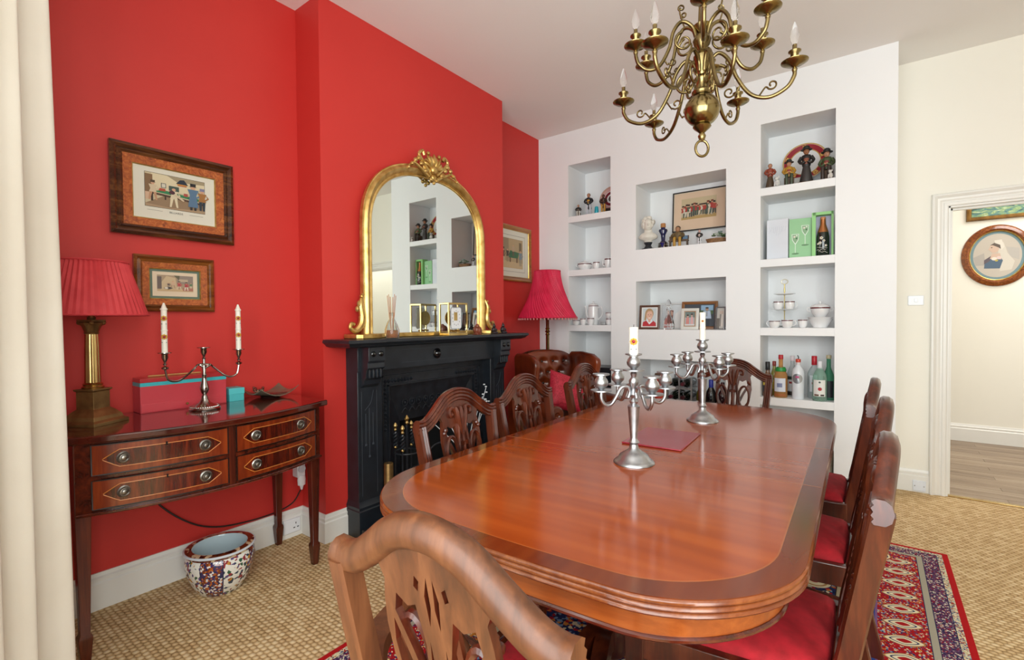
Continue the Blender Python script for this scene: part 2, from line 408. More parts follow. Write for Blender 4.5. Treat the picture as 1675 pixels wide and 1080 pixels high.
# bay wall behind the camera
m = M(); m.box((-0.12, 0.08, 0), (0.93, 0.20, H)); m.box((4.37, 0.08, 0), (RX, 0.20, H))
def slab(m, a, b, z0, z1, t=0.12):
    a = Vector(a); b = Vector(b); d = (b-a).normalized(); n = Vector((d.y, -d.x))*t
    P = [a, b, b+n, a+n]
    m.add([(p.x, p.y, z) for z in (z0, z1) for p in P], [(3, 2, 1, 0), (4, 5, 6, 7), (0, 1, 5, 4), (1, 2, 6, 5), (2, 3, 7, 6), (3, 0, 4, 7)])
bay = [(0.93, 0.20), (1.60, -0.80), (3.70, -0.80), (4.37, 0.20)]
for a, b in zip(bay, bay[1:]):
    slab(m, a, b, 0, 0.5); slab(m, a, b, 2.72, H)
struct(m.obj('wall_front', CREAM), 'cream bay wall below and above the windows')
for i, (a, b) in enumerate(zip(bay, bay[1:])):
    a = Vector(a); b = Vector(b); m = M(); L = (b-a).length
    for t0, t1 in ((0, 0.07/L), (0.5-0.02/L, 0.5+0.02/L), (1-0.07/L, 1)):
        slab(m, a.lerp(b, t0), a.lerp(b, t1), 0.5, 2.72, 0.08)
    for z in (0.5, 1.58, 2.66): slab(m, a, b, z, z+0.05, 0.06)
    wo = struct(m.obj('window_%d' % (i+1), GLOSSW), 'white painted bay window frame')
# baseboards
def base_prof(h): return [(0, 0), (0, 0.020), (h*0.72, 0.020), (h*0.76, 0.014), (h*0.86, 0.016), (h*0.90, 0.009), (h, 0.006), (h, 0)]
def baseboard(name, pts, h=0.155, side=1):
    """pts: floor polyline; projection to the right of travel if side=1"""
    m = M(); pr = base_prof(h); n = len(pr); P = [Vector((p[0], p[1], 0)) for p in pts]; vs = []; fs = []
    for i, p in enumerate(P):
        d1 = (P[i]-P[i-1]).normalized() if i > 0 else (P[1]-P[0]).normalized()
        d2 = (P[i+1]-P[i]).normalized() if i+1 < len(P) else d1
        n1 = Vector((d1.y, -d1.x, 0))*side; n2 = Vector((d2.y, -d2.x, 0))*side
        nn = n1+n2; nn = nn/max(nn.dot(n1), 0.2)
        for (z, o) in pr: vs.append(p+nn*o+Vector((0, 0, z)))
    for i in range(len(P)-1):
        for j in range(n): fs.append((i*n+j, i*n+(j+1) % n, (i+1)*n+(j+1) % n, (i+1)*n+j))
    fs.append(tuple(range(n))); fs.append(tuple(range((len(P)-1)*n, len(P)*n)))
    m.add(vs, fs); return struct(m.obj(name, GLOSSW, smooth=25), 'white moulded skirting board')
baseboard('baseboard_left', [(0, 0.205), (0, Y1), (CB, Y1), (CB, 1.690)])
baseboard('baseboard_chimney', [(CB, 3.048), (CB, Y2), (0, Y2), (0, W)])
baseboard('baseboard_door', [(PX, D), (2.992, D)])
# door casing
m = M(); cp = [(0.0, 0.0), (0.0, 0.016), (0.006, 0.020), (0.020, 0.020), (0.026, 0.015), (0.034, 0.014), (0.044, 0.020), (0.056, 0.022), (0.062, 0.028), (0.072, 0.036), (0.082, 0.034), (0.087, 0.026), (0.087, 0.0)]
m.rings([[Vector((DX0-o, D-d, 0)), Vector((DX0-o, D-d, DH+o)), Vector((DX1+o, D-d, DH+o)), Vector((DX1+o, D-d, 0))] for o, d in cp], cap=False)
n_ = len(cp); fs = [f for f in m.f if not (f[0] % 4 == 3)]
m.f = fs; m.mi = [0]*len(fs); m.f.append(tuple(4*i for i in range(n_))); m.f.append(tuple(4*i+3 for i in range(n_))); m.mi += [0, 0]
struct(m.obj('trim_1', GLOSSW, smooth=20), 'white moulded door architrave')
m = M(); m.box((DX0+0.0006, D-0.012, 0), (DX0+0.012, D+0.13, DH)); m.box((DX1-0.012, D-0.012, 0), (DX1, D+0.13, DH)); m.box((DX0+0.0006, D-0.012, DH-0.012), (DX1, D+0.13, DH-0.0006))
m.box((DX0+0.012, D+0.03, 0), (DX0+0.026, D+0.06, DH-0.012)); m.box((DX0+0.012, D+0.03, DH-0.026), (DX1-0.012, D+0.06, DH-0.012))
d1 = struct(m.obj('trim_2', GLOSSW, bevel=0.001), 'white door lining with stop bead')
M().box((DX0+0.0122, D+0.075, 0.86), (DX0+0.0145, D+0.10, 0.92)).obj('strike_plate', BRASSB, d1)
# hall beyond
HY = 6.55
struct(M().box((2.4, HY, 0), (5.1, HY+0.1, H)).obj('wall_hall', CREAM), 'cream hall wall seen through the doorway')
struct(M().box((2.3, D+0.12, 0), (2.45, HY+0.1, H)).obj('wall_hall_left', CREAM), 'cream hall side wall')
struct(M().box((5.1, D+0.12, 0), (5.2, HY+0.1, H)).obj('wall_hall_right', CREAM), 'cream hall end wall')
struct(M().box((2.3, D+0.12, H), (5.2, HY+0.1, H+0.1)).obj('ceiling_hall', CEIL), 'white hall ceiling')
baseboard('baseboard_hall', [(2.45, HY), (5.1, HY)], 0.17)
fh = struct(M().box((2.3, D+0.02, -0.08), (5.2, HY+0.1, -0.006)).obj('floor_hall', plain('#6d5a49', 0.6)), 'greyish brown wood plank hall floor')
PL = [wood('plank%d' % i, a, b, c, 'X', 0.9, 0.42, 0.1) for i, (a, b, c) in enumerate((('#7d6752', '#98816a', '#ab9680'), ('#8a735d', '#a28c76', '#b5a28d'), ('#715c49', '#8d7761', '#a18b76')))]
yy = D+0.035; k = 0
while yy < HY:
    x = 2.3+(k*0.37 % 1.1)-1.1
    while x < 5.2:
        a = max(x, 2.46); b = min(x+1.1, 5.09)
        if b > a: M().box((a, yy+0.001, -0.006), (b-0.002, min(yy+0.098, HY), 0.0)).obj('plank', PL[random.randrange(3)], fh, smooth=0)
        x += 1.1
    yy += 0.1; k += 1
struct(M().box((DX0+0.012, D-0.01, 0), (DX1-0.012, D+0.03, 0.008)).obj('trim_3', BRASSB, bevel=0.003), 'brass threshold strip in the doorway')

# ------------------------------------------------------------------ wall fittings
s = thing('light_switch', 'white square light switch plate on the cream wall beside the door', 'switch', (2.911, D, 1.349))
M().box((-0.043, -0.009, -0.034), (0.043, 0, 0.034)).obj('plate', plain('#eceff4', 0.3), s, bevel=0.003)
M().box((-0.008, -0.015, -0.013), (0.010, -0.008, 0.013)).obj('rocker', plain('#f4f5f8', 0.25), s, bevel=0.002)
for x in (-0.03, 0.03): M().lathe([(0.003, 0), (0.003, 0.001)], 8, (x, -0.0105, 0), 'y').obj('screw', SILVER, s)
s = thing('blank_socket_plate', 'white blanking plate low on the skirting beside the doorway', 'socket', (2.938, D-0.02, 0.046))
M().box((-0.036, -0.009, -0.036), (0.036, 0.006, 0.036)).obj('plate', plain('#e3e8f0', 0.35), s, bevel=0.003)
for x in (-0.025, 0.025): M().lathe([(0.004, 0), (0.004, 0.002)], 8, (x, -0.011, 0), 'y').obj('screw', SILVER, s)
s = thing('double_socket', 'white plug socket on the skirting board below the sideboard', 'socket', (0.02, 1.47, 0.068), pi/2)
M().box((-0.05, -0.010, -0.04), (0.05, 0.004, 0.04)).obj('plate', plain('#eef0f4', 0.3), s, bevel=0.004)
for (x, z, a, b) in ((0.022, 0.012, 0.004, 0.010), (0.012, -0.012, 0.010, 0.005), (0.034, -0.012, 0.010, 0.005)): M().cbox((x, -0.0105, z), (a, 0.002, b)).obj('pin_hole', BLACK, s)
s = thing('timer_plug', 'white plug-in timer switch on the red wall beside the sideboard leg', 'plug', (0.028, 1.520, 0.36), pi/2)
M().box((-0.028, -0.03, -0.02), (0.02, 0.028, 0.07)).obj('timer_body', plain('#e9ecf1', 0.35), s, bevel=0.006)
M().lathe([(0.021, 0), (0.021, 0.006), (0.017, 0.008)], 20, (-0.004, -0.037, 0.03), 'y').obj('dial', plain('#cfd5df', 0.35), s)
M().lathe([(0.022, -0.06), (0.024, -0.03), (0.020, -0.005)], 12, (0, -0.02, -0.005), sy=0.8).lathe([(0.005, -0.088), (0.012, -0.06)], 10, (0, -0.02, -0.005)).obj('plug_body', plain('#eef0f3', 0.3), s)
M().lathe([(0.006, 0.07), (0.006, 0.22)], 8, (0.005, 0.02, 0)).obj('cord_stub', plain('#dfe2e8', 0.4), s)
tag(M().tube(cr([(0.03, 0.80, 0.525), (0.03, 0.83, 0.40), (0.035, 0.95, 0.27), (0.020, 1.08, 0.197), (0.010, 1.25, 0.168), (0.010, 1.40, 0.170), (0.025, 1.48, 0.20), (0.045, 1.515, 0.265)], 8), 0.004, 6).obj('power_cord', plain('#2a2320', 0.5)), 'dark lamp cord drooping across the wall below the sideboard', 'cord')

# ------------------------------------------------------------------ curtain
base = [(0.76, 0.325), (0.90, 0.265), (1.00, 0.215), (1.12, 0.145), (1.25, 0.05), (1.40, -0.12), (1.50, -0.30)]
line = cr([(x, y, 0) for x, y in base], 26)
def curtain_ring(z, off):
    out = []
    for i, p in enumerate(line):
        u = i/(len(line)-1); t = (line[min(i+1, len(line)-1)]-line[max(i-1, 0)]).normalized(); n = Vector((-t.y, t.x, 0))
        flare = 1.0+0.5*(1-z/2.9)
        amp = 0.040*flare*(0.8+0.3*sin(3.1*u*7+1)); ph = u*2*pi*5.2+0.35*sin(z*1.3+u*9)+0.4
        q = p+n*(amp*sin(ph)+off)+t*(0.012*cos(ph*1.0+1))
        if i < 30: q.y += (1-z/2.9)*0.012*(1-i/30)
        out.append(q+Vector((0, 0, z)))
    return out
m = M(); zs = [0.012+i*(2.86-0.012)/18 for i in range(19)]
F_ = [curtain_ring(z, 0.004) for z in zs]; B_ = [curtain_ring(z, -0.004) for z in zs]
m.rings([f+list(reversed(b)) for f, b in zip(F_, B_)])
t = thing('curtain', 'long ivory cloth curtain hanging in folds at the bay window', 'curtain', (0, 0, 0))
m.obj('drape', CURTAIN, t, smooth=60)
m = M(); m.tube([(x, y, 2.885) for x, y in base], 0.014, 10); m.obj('curtain_rail', BRASSB, t)
M().tube([(p.x, p.y, 2.862) for p in F_[-1]], 0.006, 6).obj('heading_tape', CURTAIN, t)

# ------------------------------------------------------------------ sideboard
SBZ = 0.832; SBY = 0.937
sb = thing('sideboard', 'mahogany bow-front sideboard with four inlaid drawers against the red wall', 'sideboard', (0, SBY, 0))
def xf(t): return 0.425+0.115*(1-(t/0.49)**2) if abs(t) < 0.49 else 0.425
ys = [-0.505+1.01*i/28 for i in range(29)]
m = M(); po = [(0.012, -0.505)]+[(xf(y)+0.022, y) for y in ys]+[(0.012, 0.505)]
m.prism(po, SBZ-0.028, SBZ); m.obj('top', SIDETOP, sb, bevel=0.006)
ys2 = [-0.468+0.936*i/28 for i in range(29)]
m = M(); m.prism([(0.02, -0.468)]+[(xf(y)-0.006, y) for y in ys2]+[(0.02, 0.468)], 0.548, SBZ-0.028); m.obj('carcass', MAHOG, sb)
m = M(); m.tube([(xf(y)+0.001, y, 0.550) for y in ys2], 0.006, 8); m.tube([(0.03, 0.470, 0.55), (xf(0.47), 0.470, 0.55)], 0.006, 8); m.obj('lower_bead', MAHOG, sb)
m = M(); m.prism([(xf(y)-0.02, y) for y in (-0.008, 0.018)]+[(xf(y)+0.001, y) for y in (0.018, -0.008)], 0.55, SBZ-0.03); m.obj('centre_stile', MAHOGZ, sb)
def curved(y0, y1, z0, z1, dx, th, n=16, prof=None):
    """curved slab following the bow front"""
    m = M(); R = []
    for i in range(n+1):
        y = y0+(y1-y0)*i/n; a, b = (z0, z1) if prof is None else prof((i/n))
        x = xf(y)+dx; R.append([Vector((x-th, y, a)), Vector((x, y, a)), Vector((x, y, b)), Vector((x-th, y, b))])
    m.rings(R); return m
for (y0, y1) in ((-0.428, -0.012), (0.022, 0.428)):
    for (z0, z1) in ((0.688, 0.795), (0.566, 0.668)):
        d = curved(y0, y1, z0, z1, 0.004, 0.02).obj('drawer', DRAWER, sb)
        m = M()
        fr = [(xf(y)+0.003, y) for y in [y0+(y1-y0)*i/16 for i in range(17)]]
        m.tube([(x, y, z0) for x, y in fr]+[(x, y, z1) for x, y in reversed(fr)], 0.0028, 6, True); m.obj('cock_bead', plain('#140906', 0.4), d)
        zc = (z0+z1)/2; a0, a1 = y0+0.028, y1-0.028; hz = 0.031; e = 0.16
        def pf(t, zc=zc, hz=hz, e=0.12):
            k = min(1.0, min(t, 1-t)/e*0.95+0.05); return (zc-hz*k, zc+hz*k)
        curved(a0, a1, 0, 0, 0.0050, 0.003, 24, pf).obj('flame_panel', FLAME, d)
        pts = []
        for i in range(25):
            t = i/24; y = a0+(a1-a0)*t; pts.append((xf(y)+0.0052, y, pf(t)[1]))
        for i in range(24, -1, -1):
            t = i/24; y = a0+(a1-a0)*t; pts.append((xf(y)+0.0052, y, pf(t)[0]))
        M().tube(pts, 0.0016, 5, True).obj('inlay_string', INLAY, d)
        for f in ((0.20, 0.80) if y0 < 0 else (0.20, 0.76)):
            y = y0+(y1-y0)*f; x = xf(y)+0.005
            h = M().lathe([(0.022, 0), (0.022, 0.003), (0.018, 0.006), (0.014, 0.004), (0.009, 0.005), (0.008, 0.012), (0.003, 0.014)], 20, (x, y, zc), 'x').obj('handle', noisy('antique_brass_knob', '#7d7a74', '#aaa69e', 30, 0.35, 1.0) if not MATS.get('kn') else MATS['kn'], d)
            MATS['kn'] = h.data.materials[0]
            M().tube([(x+0.009, y+0.015*cos(a), zc+0.015*sin(a)) for a in [2*pi*i/20 for i in range(20)]], 0.0018, 6, True).obj('ring_pull', MATS['kn'], h)
        if y0 < 0:
            yk = (y0+y1)/2; M().cbox((xf(yk)+0.006, yk, zc+0.031), (0.002, 0.006, 0.013)).obj('keyhole', BLACK, d)
for (x, y) in ((0.405, -0.448), (0.405, 0.445), (0.045, -0.448), (0.045, 0.445)):
    m = M(); R = []
    for z, h in ((0.80, 0.024), (0.55, 0.023), (0.115, 0.0145), (0.105, 0.0195), (0.095, 0.0205), (0.0, 0.0135)):
        R.append([Vector((x+a*h, y+b*h, z)) for a, b in ((-1, -1), (1, -1), (1, 1), (-1, 1))])
    m.rings(R); m.obj('leg', MAHOGZ, sb, bevel=0.0015)

# table lamp on the sideboard
tl = thing('table_lamp', 'brass column table lamp with pleated red shade on the sideboard', 'lamp', (0.195, 0.575, SBZ), rad(33))
m = M(); R = []
for h, z in ((0.078, 0), (0.078, 0.012), (0.066, 0.020), (0.062, 0.034), (0.052, 0.046), (0.047, 0.052), (0.036, 0.062), (0.036, 0.130), (0.042, 0.134), (0.042, 0.140)):
    R.append([Vector((a*h, b*h, z)) for a, b in ((-1, -1), (1, -1), (1, 1), (-1, 1))])
m.rings(R); m.obj('plinth', BRASSD, tl, smooth=20, bevel=0.001)
m = M(); m.lathe([(0.034, 0.140), (0.036, 0.147), (0.030, 0.153), (0.033, 0.158), (0.027, 0.164)], 32)
m.lathe([(0.0255, 0.162), (0.0235, 0.30), (0.021, 0.356)], 48, rip=lambda i, z: -0.07 if i % 4 < 2 else 0.0); m.obj('fluted_column', BRASSB, tl, smooth=50)
m = M(); m.lathe([(0.022, 0.355), (0.024, 0.360), (0.022, 0.364), (0.027, 0.385), (0.038, 0.400), (0.030, 0.404)], 32, rip=lambda i, z: 0.10*(1 if i % 4 < 2 else -0.4) if 0.366 < z < 0.402 else 0)
for k in range(4):
    a = k*pi/2+pi/4; m.ball((0.036*cos(a), 0.036*sin(a), 0.400), 0.009, 8, 6)
m.cbox((0, 0, 0.408), (0.062, 0.062, 0.008)); m.obj('capital', BRASSD, tl)
m = M(); m.lathe([(0.012, 0.41), (0.015, 0.42), (0.006, 0.43), (0.006, 0.56)], 14); m.obj('lamp_holder', BRASSD, tl)
SHADE = noisy('red_silk', '#c2343a', '#d04044', 20, 0.7)
def shade(prof, n, amp, thick, twist=0.0, seed=1):
    m = M(); rnd = random.Random(seed); ph = [rnd.uniform(0.4, 1.0) for _ in range(n)]
    R = []
    for (r, z, k, tw) in prof:
        R.append([Vector((r*(1+k*amp*(ph[i % n] if i % 2 else -ph[i % n]))*cos(2*pi*i/n+tw), r*(1+k*amp*(ph[i % n] if i % 2 else -ph[i % n]))*sin(2*pi*i/n+tw), z)) for i in range(n)])
    R2 = [[Vector((p.x*(1-thick), p.y*(1-thick), p.z)) for p in r] for r in reversed(R)]
    m.rings(R+R2+[R[0]], cap=False); return m
shade([(0.182-0.065*t, 0.430+0.21*t, 0.25+0.75*t, 0) for t in [i/6 for i in range(7)]], 104, 0.034, 0.012).obj('lamp_shade', SHADE, tl, smooth=12)
for r, z in ((0.183, 0.430), (0.119, 0.640)): M().tube([(r*cos(a), r*sin(a), z) for a in [2*pi*i/60 for i in range(60)]], 0.004, 6, True).obj('shade_trim', SHADE, tl)

# red jewellery box
bx = thing('jewellery_box', 'red lidded jewellery box with turquoise band on the sideboard', 'box', (0.065, 0.925, SBZ))
REDBOX = plain('#c8404a', 0.35, coat=0.2)
M().box((-0.048, -0.175, 0), (0.05, 0.175, 0.118)).obj('body', REDBOX, bx, bevel=0.002)
M().box((-0.048, -0.175, 0.118), (0.05, 0.175, 0.134)).obj('turquoise_band', plain('#3fb5bd', 0.4), bx)
M().box((-0.048, -0.175, 0.134), (0.05, 0.175, 0.152)).obj('lid', plain('#b52e33', 0.3, coat=0.3), bx, bevel=0.002)
d = M().box((0.049, -0.172, 0.005), (0.0525, 0.172, 0.040)).obj('drawer', REDBOX, bx, bevel=0.001)
M().lathe([(0.003, 0), (0.003, 0.006), (0.006, 0.009), (0.005, 0.014)], 12, (0.0525, 0.0, 0.024), 'x').obj('knob', BRASSB, d)
tag(M().tube([(0.045, 0.80, SBZ+0.1565), (0.055, 1.01, SBZ+0.1565)], 0.0035, 6).obj('wooden_skewer', plain('#c79a5c', 0.6)), 'thin wooden stick lying on the red jewellery box', 'stick')
tb = thing('gift_box', 'small turquoise gift box with lid on the sideboard', 'box', (0.06, 1.155, SBZ))
TQ = plain('#4fb9bd', 0.45)
M().box((-0.04, -0.035, 0), (0.04, 0.035, 0.042)).obj('body', TQ, tb, bevel=0.001)
M().box((-0.042, -0.037, 0.036), (0.042, 0.037, 0.066)).obj('lid', plain('#58c3c7', 0.4), tb, bevel=0.001)
tr = thing('shallow_tray', 'shallow grey and red square dish with upturned corners on the sideboard', 'tray', (0.10, 1.325, SBZ), rad(8))
m = M(); R = []; n = 9
def dish(off):
    return [[Vector((-0.085+0.17*i/(n-1), -0.11+0.22*j/(n-1), off+0.010+0.030*((abs(i/(n-1)-0.5)*2)**2*(abs(j/(n-1)-0.5)*2)**2)+0.014*((j/(n-1)-0.5)*2)**2)) for i in range(n)] for j in range(n)]
a = dish(0.004); b = dish(0)
m.rings([p+list(reversed(q)) for p, q in zip(a, b)]); m.obj('dish', noisy('mottled_dish', '#5b564a', '#86806c', 12, 0.3, 0.3), tr)
M().lathe([(0.045, 0), (0.05, 0.006), (0.04, 0.011)], 20).obj('foot', plain('#2a1512', 0.4), tr)
m = M(); m.prism([(0.0, -0.09), (0.05, -0.03), (0.06, 0.07), (0.02, 0.0)], 0.0205, 0.0225); m.obj('red_panel', plain('#5d1713', 0.35), tr)
bk = thing('bracelet', 'jewelled metal bracelet lying in the shallow dish on the sideboard', 'bracelet', (0.085, 1.27, SBZ+0.026))
M().tube([(0.028*cos(a), 0.02*sin(a), 0.012+0.008*sin(2*a)) for a in [2*pi*i/24 for i in range(24)]], 0.006, 6, True).obj('band', noisy('bracelet_metal', '#5d4a35', '#b0a58e', 60, 0.3, 0.8), bk)
m = M()
for k in range(7): m.ball((0.028*cos(k*0.8), 0.02*sin(k*0.8), 0.020+0.008*sin(1.6*k)), 0.0065, 8, 6)
m.obj('stones', plain('#6d2a20', 0.2), bk)

# decorated candles
FLY, FLR, FLG = plain('#cf9a16', 0.45), plain('#a01220', 0.4), plain('#58606a', 0.4)
def candle(label, loc, h, r, flowers, taper=True, group=None, cat='candle', rotz=0.0):
    t = thing('candle', label, cat, loc, rotz, group)
    prof = [(r*1.02, 0), (r, 0.004)]
    prof += [(r, h*0.45), (r*1.14, h*0.455), (r*1.14, h*0.47), (r, h*0.475), (r*0.97, h*0.86)]
    prof += [(r*1.2, h*0.865), (r*1.2, h*0.885), (r*0.9, h*0.90), (r*0.25, h)] if taper else [(r*1.05, h*0.985), (r*0.8, h)]
    M().lathe(prof, 18).obj('wax', WAX, t, smooth=50)
    if not taper: M().tube([(0, 0, h), (0.001, 0, h+0.008)], 0.0010, 5).obj('wick', BLACK, t)
    for (z, a, s) in flowers:
        c = Vector((r*1.0*cos(a), r*1.0*sin(a), z)); tn = Vector((-sin(a), cos(a), 0)); m = M()
        for k in range(8):
            q = c+tn*(s*cos(k*pi/4))+Vector((0, 0, s*sin(k*pi/4))); m.ball(q, s*0.42, 8, 5)
        f = m.obj('flower', FLY, t); m = M(); m.ball(c+Vector((cos(a), sin(a), 0))*s*0.2, s*0.62, 8, 6); m.obj('flower_centre', FLR, f)
        m = M()
        for k in (-1, 1): m.ball(c+tn*(k*s*0.9)-Vector((0, 0, s*2.8)), s*0.22, 6, 5)
        m.obj('bead', FLG, t)
    return t
# silver three-light candelabrum on the sideboard
cb = thing('candelabrum', 'silver two-arm candelabrum with twisted arms on the sideboard', 'candelabrum', (0.215, 0.965, SBZ))
m = M(); m.lathe([(0.062, 0), (0.064, 0.006), (0.058, 0.013), (0.048, 0.019), (0.024, 0.032), (0.015, 0.046), (0.012, 0.062)], 40); m.obj('foot', SILVERB, cb)
m = M()
for k in range(40):
    a = 2*pi*k/40; m.ball((0.056*cos(a), 0.056*sin(a), 0.014), 0.0042, 6, 5)
m.obj('gadroon_border', SILVERB, cb)
m = M(); m.lathe([(0.012, 0.060), (0.008, 0.068), (0.014, 0.078), (0.019, 0.092), (0.018, 0.105), (0.012, 0.125), (0.008, 0.150), (0.011, 0.158), (0.007, 0.166), (0.009, 0.196), (0.006, 0.215), (0.006, 0.230)], 24); m.obj('stem', SILVERB, cb)
def nozzle(m, x, y, z, s=1.0):
    m.lathe([(0.004*s, 0), (0.009*s, 0.006*s), (0.004*s, 0.012*s), (0.006*s, 0.018*s), (0.013*s, 0.034*s), (0.012*s, 0.048*s), (0.014*s, 0.052*s), (0.026*s, 0.054*s), (0.026*s, 0.057*s), (0.012*s, 0.056*s)], 20, (x, y, z))
m = M(); nozzle(m, 0, 0, 0.228); m.obj('socket', SILVERB, cb)
for sgn in (-1, 1):
    a = M().tube(cr([(-0.010*sgn, 0, 0.190), (0.014, -0.020*sgn, 0.205), (0.010*sgn, 0.018*sgn, 0.206), (0, 0.040*sgn, 0.190), (0, 0.085*sgn, 0.150), (0, 0.115*sgn, 0.140), (0, 0.142*sgn, 0.152), (0, 0.152*sgn, 0.196)], 8), 0.0045, 8).obj('arm', SILVERB, cb)
    m = M(); m.lathe([(0.004, 0.192), (0.013, 0.198), (0.014, 0.204), (0.005, 0.210)], 18, (0, 0.152*sgn, 0)); nozzle(m, 0, 0.152*sgn, 0.212); m.obj('socket', SILVERB, a)
    candle('tall white candle with yellow flowers in the %s arm of the sideboard candelabrum' % ('left' if sgn < 0 else 'right'), (0.215, 0.965+0.152*sgn, SBZ+0.262), 0.222, 0.0115, [(0.155, rad(-20), 0.0085), (0.075, rad(-20), 0.0085)], group='candles on the sideboard')

# patterned fish bowl planter
def mat_imari():
    t = NT('imari_porcelain'); co = t.co('Object'); s = t.n('ShaderNodeSeparateXYZ', {0: co})
    ang = t.math('DIVIDE', t.math('ARCTAN2', s.outputs[1], s.outputs[0]), 2*pi)
    fr = t.math('FRACT', t.math('ADD', t.math('MULTIPLY', ang, 4.0), 0.62))
    pan = t.math('LESS_THAN', fr, 0.42)
    p1 = speck(t, co, 130.0, [(0, '#2a2d55'), (0.3, '#7c3a1c'), (0.5, '#e4e0dc'), (0.66, '#4a2f63'), (0.82, '#b5622a')])
    p2 = speck(t, co, 80.0, [(0, '#e9e6dd'), (0.62, '#2f3d52'), (0.72, '#8e2f38'), (0.80, '#5a4a78'), (0.88, '#c08a3c'), (0.94, '#315a44')])
    edge = t.math('LESS_THAN', t.math('ABSOLUTE', t.math('SUBTRACT', t.math('ABSOLUTE', t.math('SUBTRACT', fr, 0.21)), 0.205)), 0.012)
    c = t.mix(edge, t.mix(pan, p2, p1), '#26264a')
    nk = t.math('GREATER_THAN', s.outputs[2], 0.178)
    c = t.mix(nk, c, speck(t, co, 70.0, [(0, '#7a3a1c'), (0.5, '#5c2412'), (0.75, '#d8c4a0')]))
    rim = t.math('GREATER_THAN', s.outputs[2], 0.193)
    c = t.mix(rim, c, speck(t, co, 40.0, [(0, '#6a2d14'), (0.45, '#8a4720'), (0.62, '#d9b894'), (0.82, '#241814')]))
    return t.set(col=c, rough=0.1, coat=0.5)
pot = thing('porcelain_fish_bowl', 'patterned oriental porcelain fish bowl on the carpet below the sideboard', 'planter', (0.25, 1.005, 0))
m = M(); m.lathe([(0.085, 0), (0.092, 0.004), (0.118, 0.05), (0.136, 0.10), (0.143, 0.14), (0.139, 0.168), (0.131, 0.180), (0.134, 0.187), (0.142, 0.192), (0.141, 0.200), (0.135, 0.203), (0.112, 0.203)], 56, cap=False)
m.lathe([(0.001, 0.0), (0.085, 0.0)], 56, cap=False); m.obj('bowl', mat_imari(), pot, smooth=50)
m = M(); m.lathe([(0.112, 0.203), (0.108, 0.196), (0.118, 0.14), (0.10, 0.05), (0.07, 0.02), (0.001, 0.02)], 56, cap=False); m.obj('glazed_interior', plain('#b9c9cf', 0.12), pot, smooth=60)
M().tube([(0.1405*cos(a), 0.1405*sin(a), 0.196) for a in [2*pi*i/56 for i in range(56)]], 0.0055, 8, True).obj('rim_edge', plain('#d5dbe2', 0.12), pot)

# ------------------------------------------------------------------ pictures
def frame_ring(w, h, prof, n=4):
    """prof (offset outward from opening w*h, depth towards viewer -y)"""
    m = M(); R = []
    for o, d in prof:
        if n == 4: R.append([Vector((sx*(w/2+o), -d, sz*(h/2+o))) for sx, sz in ((-1, -1), (1, -1), (1, 1), (-1, 1))])
        else: R.append([Vector(((w/2+o)*cos(2*pi*i/n), -d, (h/2+o)*sin(2*pi*i/n))) for i in range(n)])
    m.rings(R+[R[0]], cap=False); return m
ARTM = {}
def amat(c):
    if c not in ARTM: ARTM[c] = plain(c, 0.55)
    return ARTM[c]
def art(name, parent, shapes, y0, sx=1.0, sz=1.0, ox=0.0, oz=0.0):
    """flat print: list of (colour, [(x,z)...]) layered 0.1 mm apart"""
    m = M(); cols = []
    for k, (c, poly) in enumerate(shapes):
        if c not in cols: cols.append(c)
        m.add([(ox+x*sx, y0-0.00012*k, oz+z*sz) for x, z in poly], [tuple(range(len(poly)))], cols.index(c))
    o = m.obj(name, [amat(c) for c in cols], parent, smooth=0, fix=False); return o
def rect(x0, z0, x1, z1): return [(x0, z0), (x1, z0), (x1, z1), (x0, z1)]
def ell(cx, cz, rx, rz, n=12): return [(cx+rx*cos(2*pi*i/n), cz+rz*sin(2*pi*i/n)) for i in range(n)]
def man(x, z, h, coat, legs, hat, skin='#c99c7c', wide=1.0, longcoat=False, stride=0.0):
    k = h; S = []
    S.append((legs, [(x-0.07*k-stride*k, z), (x-0.02*k-stride*k, z), (x+0.0*k, z+0.5*k), (x-0.09*k, z+0.5*k)]))
    S.append((legs, [(x+0.02*k+stride*k, z), (x+0.07*k+stride*k, z), (x+0.09*k, z+0.5*k), (x+0.0*k, z+0.5*k)]))
    b = 0.12 if longcoat else 0.42
    S.append((coat, [(x-0.11*k*wide, z+b*k), (x+0.11*k*wide, z+b*k), (x+0.07*k*wide, z+0.6*k), (x+0.12*k*wide, z+0.82*k), (x-0.12*k*wide, z+0.82*k), (x-0.07*k*wide, z+0.6*k)]))
    S.append((coat, [(x+0.10*k*wide, z+0.80*k), (x+0.19*k*wide, z+0.62*k), (x+0.09*k*wide, z+0.50*k), (x+0.07*k*wide, z+0.55*k), (x+0.14*k*wide, z+0.63*k)]))
    S.append((skin, ell(x, z+0.89*k, 0.055*k, 0.07*k, 10)))
    if hat: S.append((hat, [(x-0.09*k, z+0.93*k), (x+0.09*k, z+0.93*k), (x+0.06*k, z+0.95*k), (x+0.065*k, z+1.06*k), (x-0.065*k, z+1.06*k), (x-0.06*k, z+0.95*k)]))
    return S
BURR = wood('burr_walnut', '#6d2c08', '#a84f14', '#c9742c', 'X', 2.2, 0.22, 0.5, burr=True)
FRD = wood('dark_walnut_frame', '#22100a', '#4f2a12', '#85562a', 'X', 1.0, 0.25, 0.5)
FRM = wood('walnut_frame', '#44210c', '#7d4519', '#a3692e', 'X', 1.0, 0.25, 0.5)
GILT = noisy('gilt_slip', '#b8923f', '#dcc078', 40, 0.35, 0.8)
